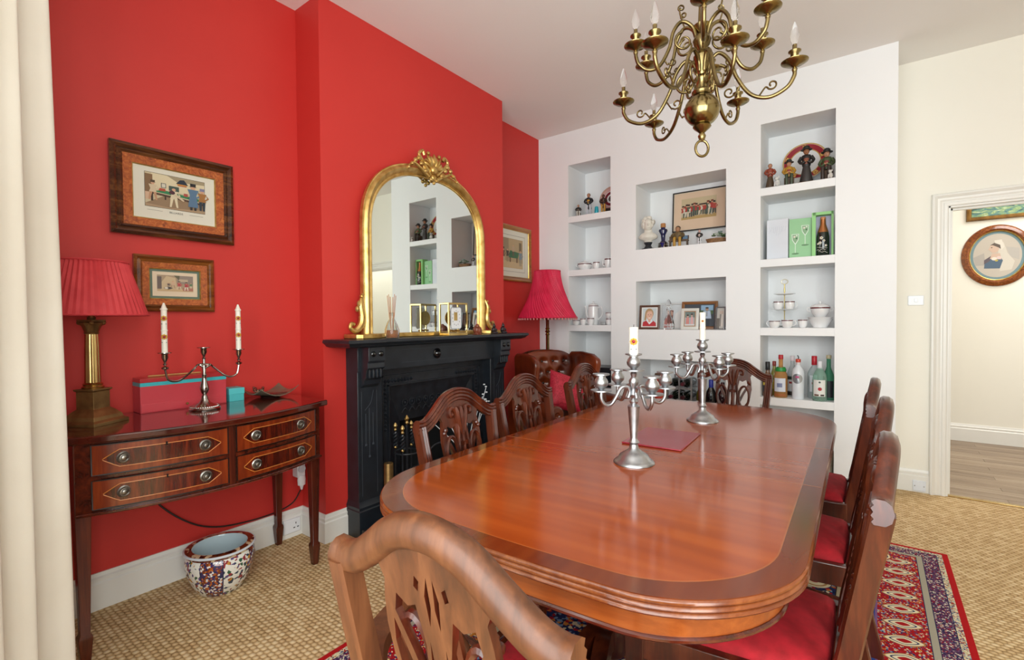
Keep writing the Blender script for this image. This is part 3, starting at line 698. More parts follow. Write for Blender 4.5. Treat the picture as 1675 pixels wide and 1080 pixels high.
def picture(name, label, loc, rotz, w, h, outer, inner, slip, cat='picture', tilt=0.0, mats=(None, None), prof=None):
    """w,h = opening size"""
    t = thing(name, label, cat, loc, rotz)
    if tilt: t.rotation_euler = (tilt, 0, rotz)
    A, B = mats
    if prof is None:
        frame_ring(w, h, [(inner, 0.0), (inner, 0.017), (inner+outer*0.2, 0.024), (inner+outer*0.4, 0.018), (inner+outer*0.7, 0.028), (inner+outer, 0.020), (inner+outer, 0.0)]).obj('frame', A, t, smooth=25)
        if inner: frame_ring(w, h, [(0.0, 0.0), (0.0, 0.013), (inner, 0.018), (inner, 0.0)]).obj('veneer_border', B, t, smooth=25)
    else:
        frame_ring(w, h, prof).obj('frame', A, t, smooth=25)
    if slip: frame_ring(w, h, [(0.0, 0.0), (0.0, 0.0145), (-slip, 0.010), (-slip, 0.0)]).obj('gilt_slip', GILT, t, smooth=0)
    M().box((-w/2-0.002, -0.006, -h/2-0.002), (w/2+0.002, -0.0005, h/2+0.002)).obj('mount', None or plain('#d8d4c4', 0.7), t)
    return t
# large billiards print
p1 = picture('framed_print', 'large framed billiards print in wide burr walnut frame on the red wall', (0.003, 0.937, 1.829), pi/2, 0.342, 0.243, 0.046, 0.035, 0.004, mats=(FRD, BURR))
bw, bh = 0.245, 0.155
S = [('#c2b493', rect(0, 0, 1, 1)), ('#d3c6a4', [(0.12, 0.55), (1, 0.5), (1, 0.95), (0.1, 1)]), ('#9b8d70', [(0.35, 1), (0.52, 0.85), (1, 0.9), (1, 1)]), ('#7d5f3f', rect(0, 0.42, 0.12, 0.95)), ('#8d7458', [(0, 0.08), (0.35, 0.0), (1, 0.0), (1, 0.3), (0.3, 0.36)]), ('#a58b6c', [(0, 0), (0, 0.08), (0.4, 0.03), (1, 0.1), (1, 0)]),
     ('#c9a68a', rect(0, 0.2, 0.1, 0.42)), ('#2f7a4d', [(0.1, 0.46), (0.32, 0.53), (1.0, 0.42), (1.0, 0.34), (0.6, 0.40)]), ('#4a3122', [(0.08, 0.44), (0.6, 0.37), (1, 0.3), (1, 0.25), (0.6, 0.31), (0.08, 0.38)]),
     ('#35241a', rect(0.09, 0.17, 0.125, 0.4)), ('#35241a', rect(0.31, 0.25, 0.335, 0.36)), ('#1f2a38', [(0.5, 0.80), (0.57, 0.93), (0.64, 0.95), (0.71, 0.80)]), ('#c98b3a', rect(0.52, 0.765, 0.69, 0.80)), ('#9c4a3a', rect(0.53, 0.74, 0.68, 0.765)),
     ('#2c3a44', rect(0.255, 0.60, 0.335, 0.74)), ('#cdc7b4', rect(0.265, 0.615, 0.325, 0.725)), ('#3c4f46', rect(0.38, 0.55, 0.55, 0.70)), ('#a8452f', [(0.21, 0.5), (0.33, 0.5), (0.32, 0.58), (0.23, 0.58)]), ('#a4473c', rect(0.63, 0.45, 0.70, 0.54))]
S += man(0.12, 0.2, 0.55, '#cbb89a', '#b98c6b', '#4a3826', stride=0.06)+man(0.46, 0.06, 0.6, '#cfc3a5', '#d5c8a8', None, stride=0.05)
S += [('#4b2530', ell(0.43, 0.50, 0.05, 0.06)), ('#c9b79a', [(0.46, 0.42), (0.62, 0.28), (0.64, 0.31), (0.5, 0.48)])]
S += man(0.79, 0.06, 0.78, '#54718c', '#2b2a2a', '#1c1c1e', wide=1.05, longcoat=True)+man(0.95, 0.08, 0.66, '#9c6a35', '#26323c', '#7b7a94')
art('print', p1, S, -0.0068, bw, bh, -bw/2, -0.062)
frame_ring(bw, bh, [(0, 0.0062), (0.0008, 0.0068), (0.0016, 0.0062)]).obj('plate_line', plain('#4a4238', 0.6), p1).location = (0, 0, -0.062+bh/2)
text_obj('BILLIARDS', 0.0125, plain('#3f3d3a', 0.6), p1, (0.0, -0.0066, -0.079))
for x in (-0.085, 0.085): M().cbox((x, -0.0064, -0.078), (0.06, 0.0004, 0.0016)).obj('caption_line', plain('#8d887c', 0.6), p1)
# small print below
p2 = picture('framed_print', 'small framed hunting-yard print with green mount in burr walnut frame below the billiards print', (0.003, 0.927, 1.412), pi/2, 0.212, 0.142, 0.031, 0.027, 0.004, mats=(FRM, BURR))
M().box((-0.104, -0.0068, -0.069), (0.104, -0.006, 0.069)).obj('green_mount', plain('#5d7060', 0.7), p2)
M().box((-0.092, -0.0074, -0.057), (0.092, -0.0068, 0.057)).obj('paper_margin', plain('#d9c6ab', 0.7), p2)
S = [('#a58f74', rect(0, 0, 1, 1)), ('#c4ae8b', [(0.1, 0.1), (0.55, 0.1), (0.5, 0.85), (0.25, 0.95), (0.1, 0.5)]), ('#8d7f74', rect(0.55, 0.5, 1, 1)), ('#b8a58c', rect(0.6, 0.62, 0.85, 0.78)), ('#6a5c56', rect(0, 0.15, 0.12, 0.9)), ('#5f5a44', [(0.45, 1), (0.6, 0.72), (0.62, 1)]), ('#c2a67e', [(0, 0), (1, 0), (1, 0.18), (0, 0.1)]), ('#a8705f', rect(0.7, 0.05, 1, 0.25))]
S += man(0.6, 0.12, 0.5, '#b0484a', '#cdb79a', '#5a4030', stride=0.06)+man(0.8, 0.08, 0.5, '#ad4448', '#d8cdb8', '#4a3a30', stride=0.05)+man(0.93, 0.22, 0.35, '#5f7a5c', '#cdbda0', None)+man(0.42, 0.18, 0.5, '#c9a98c', '#b08f74', None, stride=0.08)+man(0.30, 0.2, 0.35, '#6b5a52', '#c9b496', None)
S += [('#4a4440', [(0.16, 0.2), (0.3, 0.12), (0.42, 0.2), (0.3, 0.3)]), ('#d8cfbf', ell(0.24, 0.2, 0.05, 0.06))]
art('print', p2, S, -0.0078, 0.148, 0.076, -0.074, -0.034)
# alcove print, half hidden by the chimney breast
p3 = picture('framed_print', 'oak framed print on the red alcove wall above the leather armchair', (0.003, 3.578, 1.845), pi/2, 0.58, 0.43, 0.04, 0.0, 0.003, mats=(wood('oak_frame', '#6d3d14', '#945a22', '#b07a38', 'X', 1, 0.3, 0.3), None), prof=[(0, 0), (0, 0.012), (0.012, 0.016), (0.03, 0.024), (0.04, 0.018), (0.04, 0)])
frame_ring(0.46, 0.33, [(0, 0.0062), (0.0012, 0.0068), (0.0024, 0.0062)]).obj('wash_line', plain('#5b4f45', 0.6), p3)
S = [('#b09a76', rect(0, 0, 1, 1)), ('#98866a', rect(0.1, 0.55, 0.45, 1)), ('#c3ab84', [(0, 0), (1, 0), (1, 0.2), (0, 0.25)]), ('#3f6b4c', [(0.45, 0.35), (0.8, 0.35), (0.85, 0.55), (0.5, 0.6)]), ('#6b4f3a', rect(0.48, 0.2, 0.53, 0.36)), ('#6b4f3a', rect(0.74, 0.2, 0.79, 0.36)), ('#77694f', rect(0.85, 0.6, 0.95, 0.9))]
S += man(0.25, 0.15, 0.5, '#7a5a48', '#c4b498', '#3c3026')+man(0.62, 0.4, 0.4, '#b59c80', '#6b5a4a', None)+man(0.9, 0.1, 0.55, '#7a8a92', '#9a907c', None)+man(0.4, 0.2, 0.45, '#4f4a40', '#a08a6c', None)
art('print', p3, S, -0.0068, 0.40, 0.27, -0.20, -0.135)
# hall pictures
ov = thing('oval_portrait', 'oval walnut framed portrait print of a veiled woman on the hall wall', 'picture', (3.62, HY-0.002, 1.818))
frame_ring(0.38, 0.46, [(0, 0), (0, 0.014), (0.006, 0.018), (0.012, 0.014)], 64).obj('gilt_slip', GILT, ov, smooth=30)
frame_ring(0.38, 0.46, [(0.010, 0), (0.010, 0.018), (0.024, 0.030), (0.040, 0.026), (0.052, 0.020), (0.062, 0.012), (0.066, 0)], 64).obj('frame', wood('oval_walnut', '#4a1e08', '#82400f', '#a85f22', 'X', 1.5, 0.2, 0.6, burr=True), ov, smooth=30)
m = M(); m.prism(ell(0, 0, 0.20, 0.24, 48), -0.004, 0.0, 'xz'); m.obj('mount', plain('#6f8b93', 0.6), ov)
S = [('#bdb4a8', ell(0, 0, 0.168, 0.208, 48)), ('#aaa39c', [(-0.165, -0.01), (-0.09, 0.03), (-0.08, -0.09), (-0.15, -0.09)]), ('#b3ada6', [(0.06, 0.08), (0.15, 0.06), (0.15, -0.05), (0.09, -0.02)]),
     ('#cdc6ba', [(0.0, 0.15), (0.045, 0.12), (0.07, 0.02), (0.12, -0.06), (0.10, -0.14), (0.02, -0.15), (0.01, 0.0)]), ('#d6cfc4', [(-0.02, 0.145), (0.03, 0.15), (0.05, 0.08), (0.03, 0.05), (-0.01, 0.10)]),
     ('#4b6076', [(-0.09, -0.12), (0.02, -0.125), (0.04, -0.05), (0.02, -0.01), (-0.05, -0.01), (-0.085, -0.06)]), ('#5b5058', [(-0.09, -0.04), (-0.04, 0.0), (-0.05, -0.05), (-0.09, -0.08)]),
     ('#c9ad9b', [(-0.035, 0.02), (0.02, 0.02), (0.03, -0.04), (-0.05, -0.03)]), ('#c9ad9b', ell(-0.02, 0.07, 0.034, 0.045, 14)), ('#c9ad9b', [(-0.052, 0.075), (-0.064, 0.058), (-0.05, 0.052)]), ('#5d5048', [(-0.05, 0.10), (-0.02, 0.122), (0.02, 0.10), (0.025, 0.06), (0.01, 0.075), (-0.03, 0.10)]), ('#4a4039', ell(-0.038, 0.078, 0.006, 0.004, 8)), ('#e0d4c8', ell(-0.02, -0.03, 0.02, 0.016)), ('#d9c2bd', ell(0.012, -0.022, 0.018, 0.015)), ('#b9a84f', ell(-0.004, -0.048, 0.012, 0.009))]
art('print', ov, S, -0.0044)
hp = picture('framed_print', 'gilt framed green garden painting hanging above the oval portrait', (3.62, HY-0.002, 2.40), 0, 0.37, 0.40, 0.035, 0.0, 0.003, mats=(noisy('gilt_frame', '#6d4a1c', '#9a7235', 20, 0.4, 0.5), None), prof=[(0, 0), (0, 0.012), (0.010, 0.018), (0.022, 0.016), (0.030, 0.026), (0.036, 0)])
t_ = NT('garden_painting'); nz = t_.n('ShaderNodeTexNoise', {'Vector': t_.co('Object', (6, 1, 14)), 'Scale': 2.5, 'Detail': 6.0, 'Distortion': 1.0})
M().box((-0.182, -0.0075, -0.197), (0.182, -0.006, 0.197)).obj('canvas', t_.set(col=t_.ramp(nz.outputs[0], [(0.3, '#2c4a46'), (0.45, '#5f8a86'), (0.55, '#8aa66c'), (0.68, '#c8d3b8')]), rough=0.5), hp)

# ------------------------------------------------------------------ fireplace
FY = 2.369
fp = thing('fireplace', 'black slate fireplace with bracketed mantel shelf and cast iron insert', 'fireplace', (CB, FY, 0))
def fx(v): return v-CB
m = M(); R = []
for o, z in ((-0.006, 1.130), (0.0, 1.122), (0.0, 1.112), (-0.012, 1.104), (-0.022, 1.092), (-0.045, 1.084)):
    R.append([Vector((0.001, -0.822-o, z)), Vector((fx(0.482)+o, -0.822-o, z)), Vector((fx(0.482)+o, 0.822+o, z)), Vector((0.001, 0.822+o, z))])
m.rings(R); m.obj('mantel_shelf', SLATE, fp, smooth=20)
M().box((0.001, -0.676, 0.94), (fx(0.350), 0.676, 1.085)).obj('frieze', SLATE, fp, bevel=0.003)
m = M()
for z in (0.975, 1.055):
    m.cbox((fx(0.3505), 0.0, z), (0.001, 0.72, 0.002))
m.obj('incised_lines', plain('#3c4148', 0.6), fp)
M().lathe([(0.034, 0), (0.034, 0.006), (0.026, 0.010), (0.022, 0.018), (0.012, 0.026), (0.002, 0.028)], 24, (fx(0.350), -0.06, 1.015), 'x').obj('knob', plain('#0b0c0f', 0.12, coat=0.5), fp)
for sg in (-1, 1):
    y0, y1 = sorted((sg*0.676, sg*0.506))
    m = M(); m.box((0.001, y0, 0.0), (fx(0.345), y1, 0.945)); j = m.obj('jamb', SLATE, fp, bevel=0.003)
    m = M(); R = []
    for o, z in ((0.020, 0), (0.020, 0.15), (0.014, 0.156), (0.016, 0.172), (0.006, 0.185), (0.0, 0.20)):
        R.append([Vector((0.001, y0-o*0.6, z)), Vector((fx(0.346)+o, y0-o*0.6, z)), Vector((fx(0.346)+o, y1+o*0.3, z)), Vector((0.001, y1+o*0.3, z))])
    m.rings(R); m.obj('plinth', SLATE, j, smooth=20)
    yc = (y0+y1)/2+sg*0.008
    m = M(); m.prism([(fx(0.345), 1.085), (fx(0.425), 1.085), (fx(0.425), 1.005), (fx(0.415), 0.995), (fx(0.418), 0.965), (fx(0.402), 0.955), (fx(0.395), 0.91), (fx(0.378), 0.895), (fx(0.372), 0.87), (fx(0.345), 0.85)], yc-0.058, yc+0.058, 'xz'); c = m.obj('corbel', SLATE, j, bevel=0.003)
    for k in (-1, 1): M().ball((fx(0.427), yc+k*0.026, 1.045), (0.008, 0.016, 0.016), 14, 9).obj('boss', plain('#08090b', 0.1, coat=0.6), c)
    for k in range(4): M().lathe([(0.007, 0.91), (0.008, 0.94), (0.003, 0.958)], 8, (fx(0.402), yc-0.039+k*0.026, 0)).obj('reed', SLATE, c)
    m = M()
    for k, (zb, zt) in enumerate(((0.52, 0.70), (0.45, 0.73), (0.52, 0.70))):
        m.cbox((fx(0.3455), yc+(k-1)*0.025, (zb+zt)/2), (0.001, 0.0022, zt-zb)); m.cbox((fx(0.3455), yc+(k-1)*0.025, zb), (0.001, 0.012, 0.012), mat=None)
    for k in (-1, 1): m.cbox((fx(0.3455), yc+k*0.052, 0.53), (0.001, 0.0015, 0.6))
    m.tube(cr([(fx(0.3455), yc-0.03, 0.72), (fx(0.3455), yc+0.01, 0.76), (fx(0.3455), yc+0.03, 0.83)], 6), 0.001, 4)
    m.obj('incised_ornament', plain('#4a5058', 0.6), j)
# cast iron insert
m = M()
for a, b in (((0.001, -0.506, 0.0), (0.03, -0.40, 0.94)), ((0.001, 0.40, 0.0), (0.03, 0.506, 0.94)), ((0.001, -0.40, 0.83), (0.03, 0.40, 0.94))): m.box(a, b)
m.obj('insert_frame', CAST, fp)
m = M()
for a, b in (((0.03, -0.456, 0.0), (0.045, -0.446, 0.895)), ((0.03, 0.446, 0.0), (0.045, 0.456, 0.895)), ((0.03, -0.456, 0.885), (0.045, 0.456, 0.895)), ((0.03, -0.405, 0.0), (0.042, -0.397, 0.835)), ((0.03, 0.397, 0.0), (0.042, 0.405, 0.835)), ((0.03, -0.405, 0.827), (0.042, 0.405, 0.835))): m.box(a, b)
m.obj('insert_beading', CAST, fp)
m = M()
def diamond(y, z, r):
    m.add([(0.03, y-r, z), (0.03, y, z-r), (0.03, y+r, z), (0.03, y, z+r), (0.046, y, z)], [(0, 1, 4), (1, 2, 4), (2, 3, 4), (3, 0, 4)])
for s_ in (-1, 1):
    for k in range(12): diamond(s_*0.4255, 0.56+k*0.025, 0.013)
for y in [-0.42+i*0.026 for i in range(9)]+[0.42-i*0.026 for i in range(9)]: diamond(y, 0.858, 0.015)
o = m.obj('lattice_ornament', CAST, fp, smooth=0); o['kind'] = 'stuff'
m = M(); R = []
HD = [(-0.398, 0.0), (-0.398, 0.829), (0.398, 0.829), (0.398, 0.0)]
OP = [(-0.26, 0.0), (-0.26, 0.58), (0.26, 0.58), (0.26, 0.0)]
m.add([(0.02, y, z) for y, z in HD]+[(-0.03, y, z) for y, z in OP], [(0, 1, 5, 4), (1, 2, 6, 5), (2, 3, 7, 6)]); m.obj('hood_panel', CAST, fp, smooth=0)
m = M()
for k in range(9):
    y = -0.24+k*0.06; m.tube([(0.0+0.012*cos(a)*0, y+0.022*cos(a), 0.70+0.022*sin(a)) for a in [2*pi*i/12 for i in range(12)]], 0.004, 5, True); m.ball((0.0, y, 0.70), 0.008, 8, 5)
    m.tube(cr([(0.0, y-0.025, 0.64), (0.0, y, 0.665), (0.0, y+0.025, 0.64)], 4), 0.004, 5)
o = m.obj('embossed_rosettes', CAST, fp); o['kind'] = 'stuff'
m = M(); m.box((-0.232, -0.345, 0.0), (-0.222, 0.345, 0.795)); m.box((-0.222, -0.345, 0), (-0.03, -0.335, 0.795)); m.box((-0.222, 0.335, 0), (-0.03, 0.345, 0.795)); m.box((-0.222, -0.335, 0.785), (-0.03, 0.335, 0.795)); m.obj('fireback', plain('#0d0e10', 0.8), fp)
g = M().box((-0.20, -0.22, 0.16), (-0.02, 0.22, 0.175)).obj('grate', CAST, fp)
for k in range(11): M().lathe([(0.006, 0.10), (0.006, 0.26)], 8, (0.0, -0.20+0.04*k, 0)).obj('grate_bar', CAST, g)
m = M(); m.tube([(0.0, -0.21, 0.26), (0.0, 0.21, 0.26)], 0.008, 8); m.obj('grate_rail', CAST, g)
M().box((fx(0.385), -0.72, 0.001), (fx(0.60), 0.70, 0.012)).obj('hearth', plain('#1a1c20', 0.4), fp, bevel=0.002)
fd = thing('fender', 'low black hearth fender in front of the fireplace', 'fender', (0.5, FY, 0.013))
M().box((0.055, -0.70, 0), (0.10, 0.68, 0.055)).obj('front_bar', CAST, fd, bevel=0.004)
for s_ in (-0.70, 0.64): M().box((-0.10, s_, 0), (0.055, s_+0.045, 0.055)).obj('side_bar', CAST, fd, bevel=0.004)
# brass shell case with twigs
sh = thing('brass_shell_case', 'tall brass shell case holding wires on the hearth', 'vase', (0.505, 1.775, 0.013))
m = M(); m.lathe([(0.030, 0), (0.031, 0.006), (0.027, 0.010), (0.026, 0.42), (0.024, 0.424), (0.024, 0.03), (0.001, 0.028)], 24, cap=False); m.lathe([(0.001, 0), (0.03, 0)], 24, cap=False); m.obj('case', BRASSD, sh)
for k in range(3): M().tube(cr([(0.004*k-0.004, 0, 0.05), (0.006*k-0.006, 0.005*(k-1), 0.45), (0.010*(k-1), 0.012*(k-1), 0.52), (0.004*(k-1), 0.006*(k-1), 0.56)], 6), 0.0012, 5).obj('toasting_wire', CAST, sh)
# companion set
cs = thing('fireside_companion_set', 'black twisted iron fireside tool stand with brass finials', 'fire tools', (0.452, 1.955, 0.013))
M().lathe([(0.085, 0), (0.085, 0.01), (0.03, 0.02), (0.012, 0.03)], 24).obj('base', CAST, cs)
m = M(); m.lathe([(0.008, 0.03), (0.008, 0.60)], 10); m.obj('stem', CAST, cs)
M().lathe([(0.006, 0.60), (0.013, 0.612), (0.008, 0.622), (0.016, 0.638), (0.008, 0.652), (0.003, 0.658)], 14).obj('finial', BRASSB, cs)
M().tube([(0.07*cos(a), 0.07*sin(a), 0.44) for a in [2*pi*i/24 for i in range(24)]], 0.005, 6, True).obj('tool_ring', CAST, cs)
for k in range(4):
    a = k*pi/2+0.5; x, y = 0.072*cos(a), 0.072*sin(a); tz = 0.0
    m = M(); m.lathe([(0.005, 0.06), (0.005, 0.46)], 8, (x, y, 0))
    for q in range(2): m.tube([(x+0.009*cos(t+q*pi), y+0.009*sin(t+q*pi), 0.47+0.085*t/(4*pi)) for t in [i*0.5 for i in range(26)]], 0.006, 6)
    tt = m.obj('tool', CAST, cs)
    m = M()
    for z0 in (0.455, 0.560): m.lathe([(0.007, z0), (0.012, z0+0.008), (0.007, z0+0.016)], 10, (x, y, 0))
    m.lathe([(0.005, 0.575), (0.015, 0.592), (0.010, 0.605), (0.003, 0.612)], 12, (x, y, 0)); m.obj('brass_finial', BRASSB, tt)
# coal scuttle
sc_ = thing('coal_scuttle', 'black helmet-shaped coal scuttle on the hearth', 'coal scuttle', (0.46, 2.21, 0.013))
m = M(); m.lathe([(0.06, 0), (0.08, 0.02), (0.11, 0.10), (0.125, 0.20), (0.13, 0.30), (0.122, 0.30), (0.10, 0.10), (0.001, 0.06)], 28, sx=0.8, cap=False); m.lathe([(0.001, 0), (0.06, 0)], 28, sx=0.8, cap=False); m.obj('bucket', CAST, sc_)
M().tube(cr([(0, -0.12, 0.29), (0, -0.09, 0.40), (0, 0, 0.44), (0, 0.09, 0.40), (0, 0.12, 0.29)], 8), 0.006, 8).obj('handle', CAST, sc_)
m = M()
for k in range(14): a = k*2.4; r = 0.018*sqrt(k); m.ball((r*cos(a)*0.75, r*sin(a), 0.235+0.012*(k % 3)), (0.03, 0.026, 0.024), 6, 4, mat=Euler((k, k*2, 0)).to_matrix())
o = m.obj('coal', plain('#17181a', 0.6), sc_, smooth=0); o['kind'] = 'stuff'
# white twig spray
tw = thing('white_twig_spray', 'spray of white painted twigs with blossoms beside the coal scuttle', 'twigs', (0.47, 2.46, 0.013))
m = M(); m.lathe([(0.05, 0), (0.055, 0.02), (0.06, 0.2), (0.05, 0.30), (0.045, 0.30), (0.05, 0.02), (0.001, 0.015)], 20, cap=False); m.obj('vase', CAST, tw)
WT = plain('#dfe3e8', 0.5); rnd = random.Random(3)
for k in range(9):
    a = -1.2+k*0.3; l = 0.30+0.05*(k % 3); sp = (k-4)/4
    e = Vector((0.10*cos(a*2), sp*0.30, 0.30+l+0.03*rnd.random()))
    br = M().tube(cr([(0, 0, 0.10), (0.01, sp*0.06, 0.34), (e.x*0.6, sp*0.2, 0.30+l*0.7), e], 6), 0.0026, 5).obj('twig', WT, tw)
    m = M()
    for q in range(4): m.ball(e+Vector((rnd.uniform(-.02, .02), rnd.uniform(-.025, .025), rnd.uniform(-.04, .02))), (0.008, 0.010, 0.006), 7, 5)
    m.obj('blossom', WT, br)

# ------------------------------------------------------------------ overmantel mirror
MY = 2.335
mr = thing('overmantel_mirror', 'gilt arched overmantel mirror with carved crest standing on the mantel shelf', 'mirror', (0.262, MY, 1.131))
def arch(hw, zt, zs, n=22, z0=0.02):
    pts = [(-hw, z0), (-hw, (z0+zs)/2)]
    for i in range(n+1):
        t = pi-pi*i/n; pts.append((hw*math.copysign(abs(cos(t))**0.80, cos(t)), zs+(zt-zs)*abs(sin(t))**0.86))
    pts += [(hw, (z0+zs)/2), (hw, z0)]
    return pts
GL = arch(0.482, 1.050, 0.66)
m = M(); m.prism(GL, 0.004, 0.010, 'yz'); m.obj('mirror_glass', plain('#dfe6e3', 0.015, 1.0), mr, smooth=0)
mid = arch(0.517, 1.085, 0.665)
P3 = [Vector((0, y, z)) for y, z in mid]
m = M(); m.sweep(P3, [(-0.036, 0.0), (-0.036, 0.014), (-0.028, 0.022), (-0.018, 0.018), (-0.006, 0.030), (0.010, 0.040), (0.022, 0.034), (0.028, 0.026), (0.037, 0.026), (0.038, 0.0)], (1, 0, 0)); m.obj('frame', GOLD, mr, smooth=40)
def bead_row(hw, zt, zs, x, r, step):
    q = [Vector((x, y, z)) for y, z in arch(hw, zt, zs, 80)]; m = M(); acc = 0
    for a, b in zip(q, q[1:]):
        L = (b-a).length
        while acc < L: m.ball(a.lerp(b, acc/L), r, 6, 4); acc += step
        acc -= L
    return m
o = bead_row(0.548, 1.116, 0.67, 0.022, 0.006, 0.014).obj('outer_bead_row', GOLD, mr); o['kind'] = 'stuff'
o = bead_row(0.486, 1.053, 0.66, 0.018, 0.0045, 0.011).obj('inner_bead_row', GOLD, mr); o['kind'] = 'stuff'
pl = [(-0.665, 0.0), (-0.665, 0.05)]
m = M(); m.prism([(-0.015, -0.66), (0.10, -0.66), (0.125, -0.63), (0.125, -0.50), (0.07, -0.46), (0.055, -0.15), (0.07, -0.10), (0.07, 0.10), (0.055, 0.15), (0.07, 0.46), (0.125, 0.50), (0.125, 0.63), (0.10, 0.66), (-0.015, 0.66)], 0.0, 0.026); m.obj('base_ledge', GOLD, mr, bevel=0.004)
for sg in (-1, 1):
    m = M(); m.tube(cr([(0.02, sg*0.555, 0.26), (0.03, sg*0.575, 0.20), (0.03, sg*0.565, 0.13), (0.03, sg*0.575, 0.08), (0.03, sg*0.61, 0.045), (0.03, sg*0.645, 0.06), (0.03, sg*0.64, 0.085), (0.03, sg*0.62, 0.08)], 8), [0.004+0.014*sin(min(1, i/40)*pi*0.9)+0.003 for i in range(57)], 8)
    for (y, z, r) in ((0.585, 0.20, 0.022), (0.60, 0.17, 0.018), (0.578, 0.12, 0.016), (0.572, 0.245, 0.012)): m.ball((0.03, sg*y, z), (0.012, r*0.7, r), 8, 6)
    m.obj('side_scroll', GOLD, mr)
cr_ = Vector((0.030, 0.0, 1.105)); m = M()
for k in range(9):
    a = rad(20+k*17.5); L = 0.105 if k % 2 == 0 else 0.09
    m.tube(cr([cr_+Vector((0.014, 0.02*cos(a), 0.01)), cr_+Vector((0.03, 0.6*L*cos(a), 0.6*L*sin(a))), cr_+Vector((0.02, L*cos(a), L*sin(a)))], 4), [0.006, 0.009, 0.011, 0.012, 0.012, 0.011, 0.010, 0.008, 0.004], 6)
m.ball(cr_+Vector((0.02, 0, 0.0)), (0.022, 0.03, 0.03), 12, 8); m.ball(cr_+Vector((0.008, 0, 0.02)), (0.010, 0.085, 0.070), 20, 12); m.obj('crest_shell', GOLD, mr)
for sg in (-1, 1):
    m = M()
    m.tube(cr([cr_+Vector((0.012, sg*0.03, -0.03)), cr_+Vector((0.02, sg*0.09, 0.03)), cr_+Vector((0.02, sg*0.13, 0.075)), cr_+Vector((0.02, sg*0.10, 0.105)), cr_+Vector((0.02, sg*0.085, 0.08))], 6), 0.011, 7)
    m.tube(cr([cr_+Vector((0.012, sg*0.04, -0.05)), cr_+Vector((0.02, sg*0.12, -0.01)), cr_+Vector((0.02, sg*0.18, 0.01)), cr_+Vector((0.02, sg*0.235, -0.04))], 6), [0.013-0.0005*i for i in range(19)], 7)
    for (y, z, r) in ((0.13, 0.05, 0.018), (0.16, 0.03, 0.016), (0.19, 0.0, 0.014), (0.11, 0.02, 0.016), (0.075, -0.02, 0.017), (0.22, -0.03, 0.012), (0.05, 0.10, 0.014)): m.ball(cr_+Vector((0.02, sg*y, z)), (0.014, r, r), 8, 6)
    m.obj('crest_leaf', GOLD, mr)
m = M()
for (y, z, r) in ((0, -0.05, 0.022), (-0.025, -0.065, 0.014), (0.025, -0.065, 0.014), (0, -0.085, 0.012)): m.ball(cr_+Vector((0.02, y, z)), (0.012, r, r), 8, 6)
m.obj('crest_drop', GOLD, mr)

# things on the mantel shelf
dfz = thing('reed_diffuser', 'glass reed diffuser bottle with amber oil on the mantel shelf', 'diffuser', (0.435, 1.868, 1.131))
m = M(); m.lathe([(0.001, 0), (0.038, 0.0), (0.044, 0.02), (0.042, 0.05), (0.030, 0.085), (0.014, 0.115), (0.013, 0.145), (0.016, 0.148)], 28, cap=False); m.obj('bottle', plain('#e8eeee', 0.03, trans=0.95, ior=1.2), dfz, smooth=60)
M().lathe([(0.001, 0.004), (0.036, 0.004), (0.041, 0.02), (0.039, 0.048), (0.001, 0.049)], 24, cap=False).obj('oil', plain('#b0641c', 0.1, trans=0.6), dfz, smooth=60)
for k in range(6): M().tube([(0.006*cos(k), 0.006*sin(k), 0.03), (0.026*cos(k*1.05), 0.024*sin(k*1.05), 0.255-0.008*(k % 3))], 0.0018, 5).obj('reed', plain('#b3764a', 0.7), dfz)
ck = thing('carriage_clock', 'square gilt and glass carriage clock on the mantel shelf', 'clock', (0.418, 2.400, 1.131), rad(-6))
a_ = 0.078
M().box((-0.05, -a_-0.004, 0), (0.05, a_+0.004, 0.018)).obj('base', BRASSB, ck, bevel=0.002)
M().box((-0.05, -a_-0.004, 0.206), (0.05, a_+0.004, 0.218)).obj('top', BRASSB, ck, bevel=0.002)
for x in (-0.045, 0.045):
    for y in (-a_, a_): M().cbox((x, y, 0.112), (0.009, 0.009, 0.19)).obj('pillar', BRASSB, ck)
m = M(); m.prism([(y, z) for y, z in ((-0.046, 0.056), (-0.036, 0.046), (0.036, 0.046), (0.046, 0.056), (0.046, 0.178), (0.036, 0.188), (-0.036, 0.188), (-0.046, 0.178))], 0.022, 0.026, 'yz'); dl = m.obj('dial', plain('#e9e9ea', 0.3), ck)
m = M(); m.tube([(0.027, y, z) for y, z in ((-0.046, 0.056), (-0.036, 0.046), (0.036, 0.046), (0.046, 0.056), (0.046, 0.178), (0.036, 0.188), (-0.036, 0.188), (-0.046, 0.178))], 0.002, 5, True); m.obj('dial_rim', plain('#8d939c', 0.3, 0.8), dl)
M().box((0.0255, -0.018, 0.10), (0.028, 0.010, 0.155)).obj('dial_window', BRASSB, dl)
m = M()
for k in range(12): m.cbox((0.0275, 0.032*sin(k*pi/6), 0.117+0.048*cos(k*pi/6)), (0.001, 0.003, 0.007))
m.obj('hour_marks', plain('#3a3f48', 0.5), dl)
M().lathe([(0.05, -0.004), (0.05, 0.004)], 28, (-0.02, -0.005, 0.118), 'x').obj('pendulum_disc', BRASSB, ck)
m = M()
for k in range(5): m.lathe([(0.009, 0), (0.012, 0.006), (0.009, 0.012)], 12, (0.0, -0.04+0.02*k, 0.026+0.003*(k % 2)))
m.obj('movement', BRASSB, ck)
M().box((0.0425, -0.073, 0.019), (0.0445, 0.073, 0.206)).obj('front_pane', plain('#ffffff', 0.0, trans=1.0, ior=1.02, spec=0.6), ck, smooth=0)
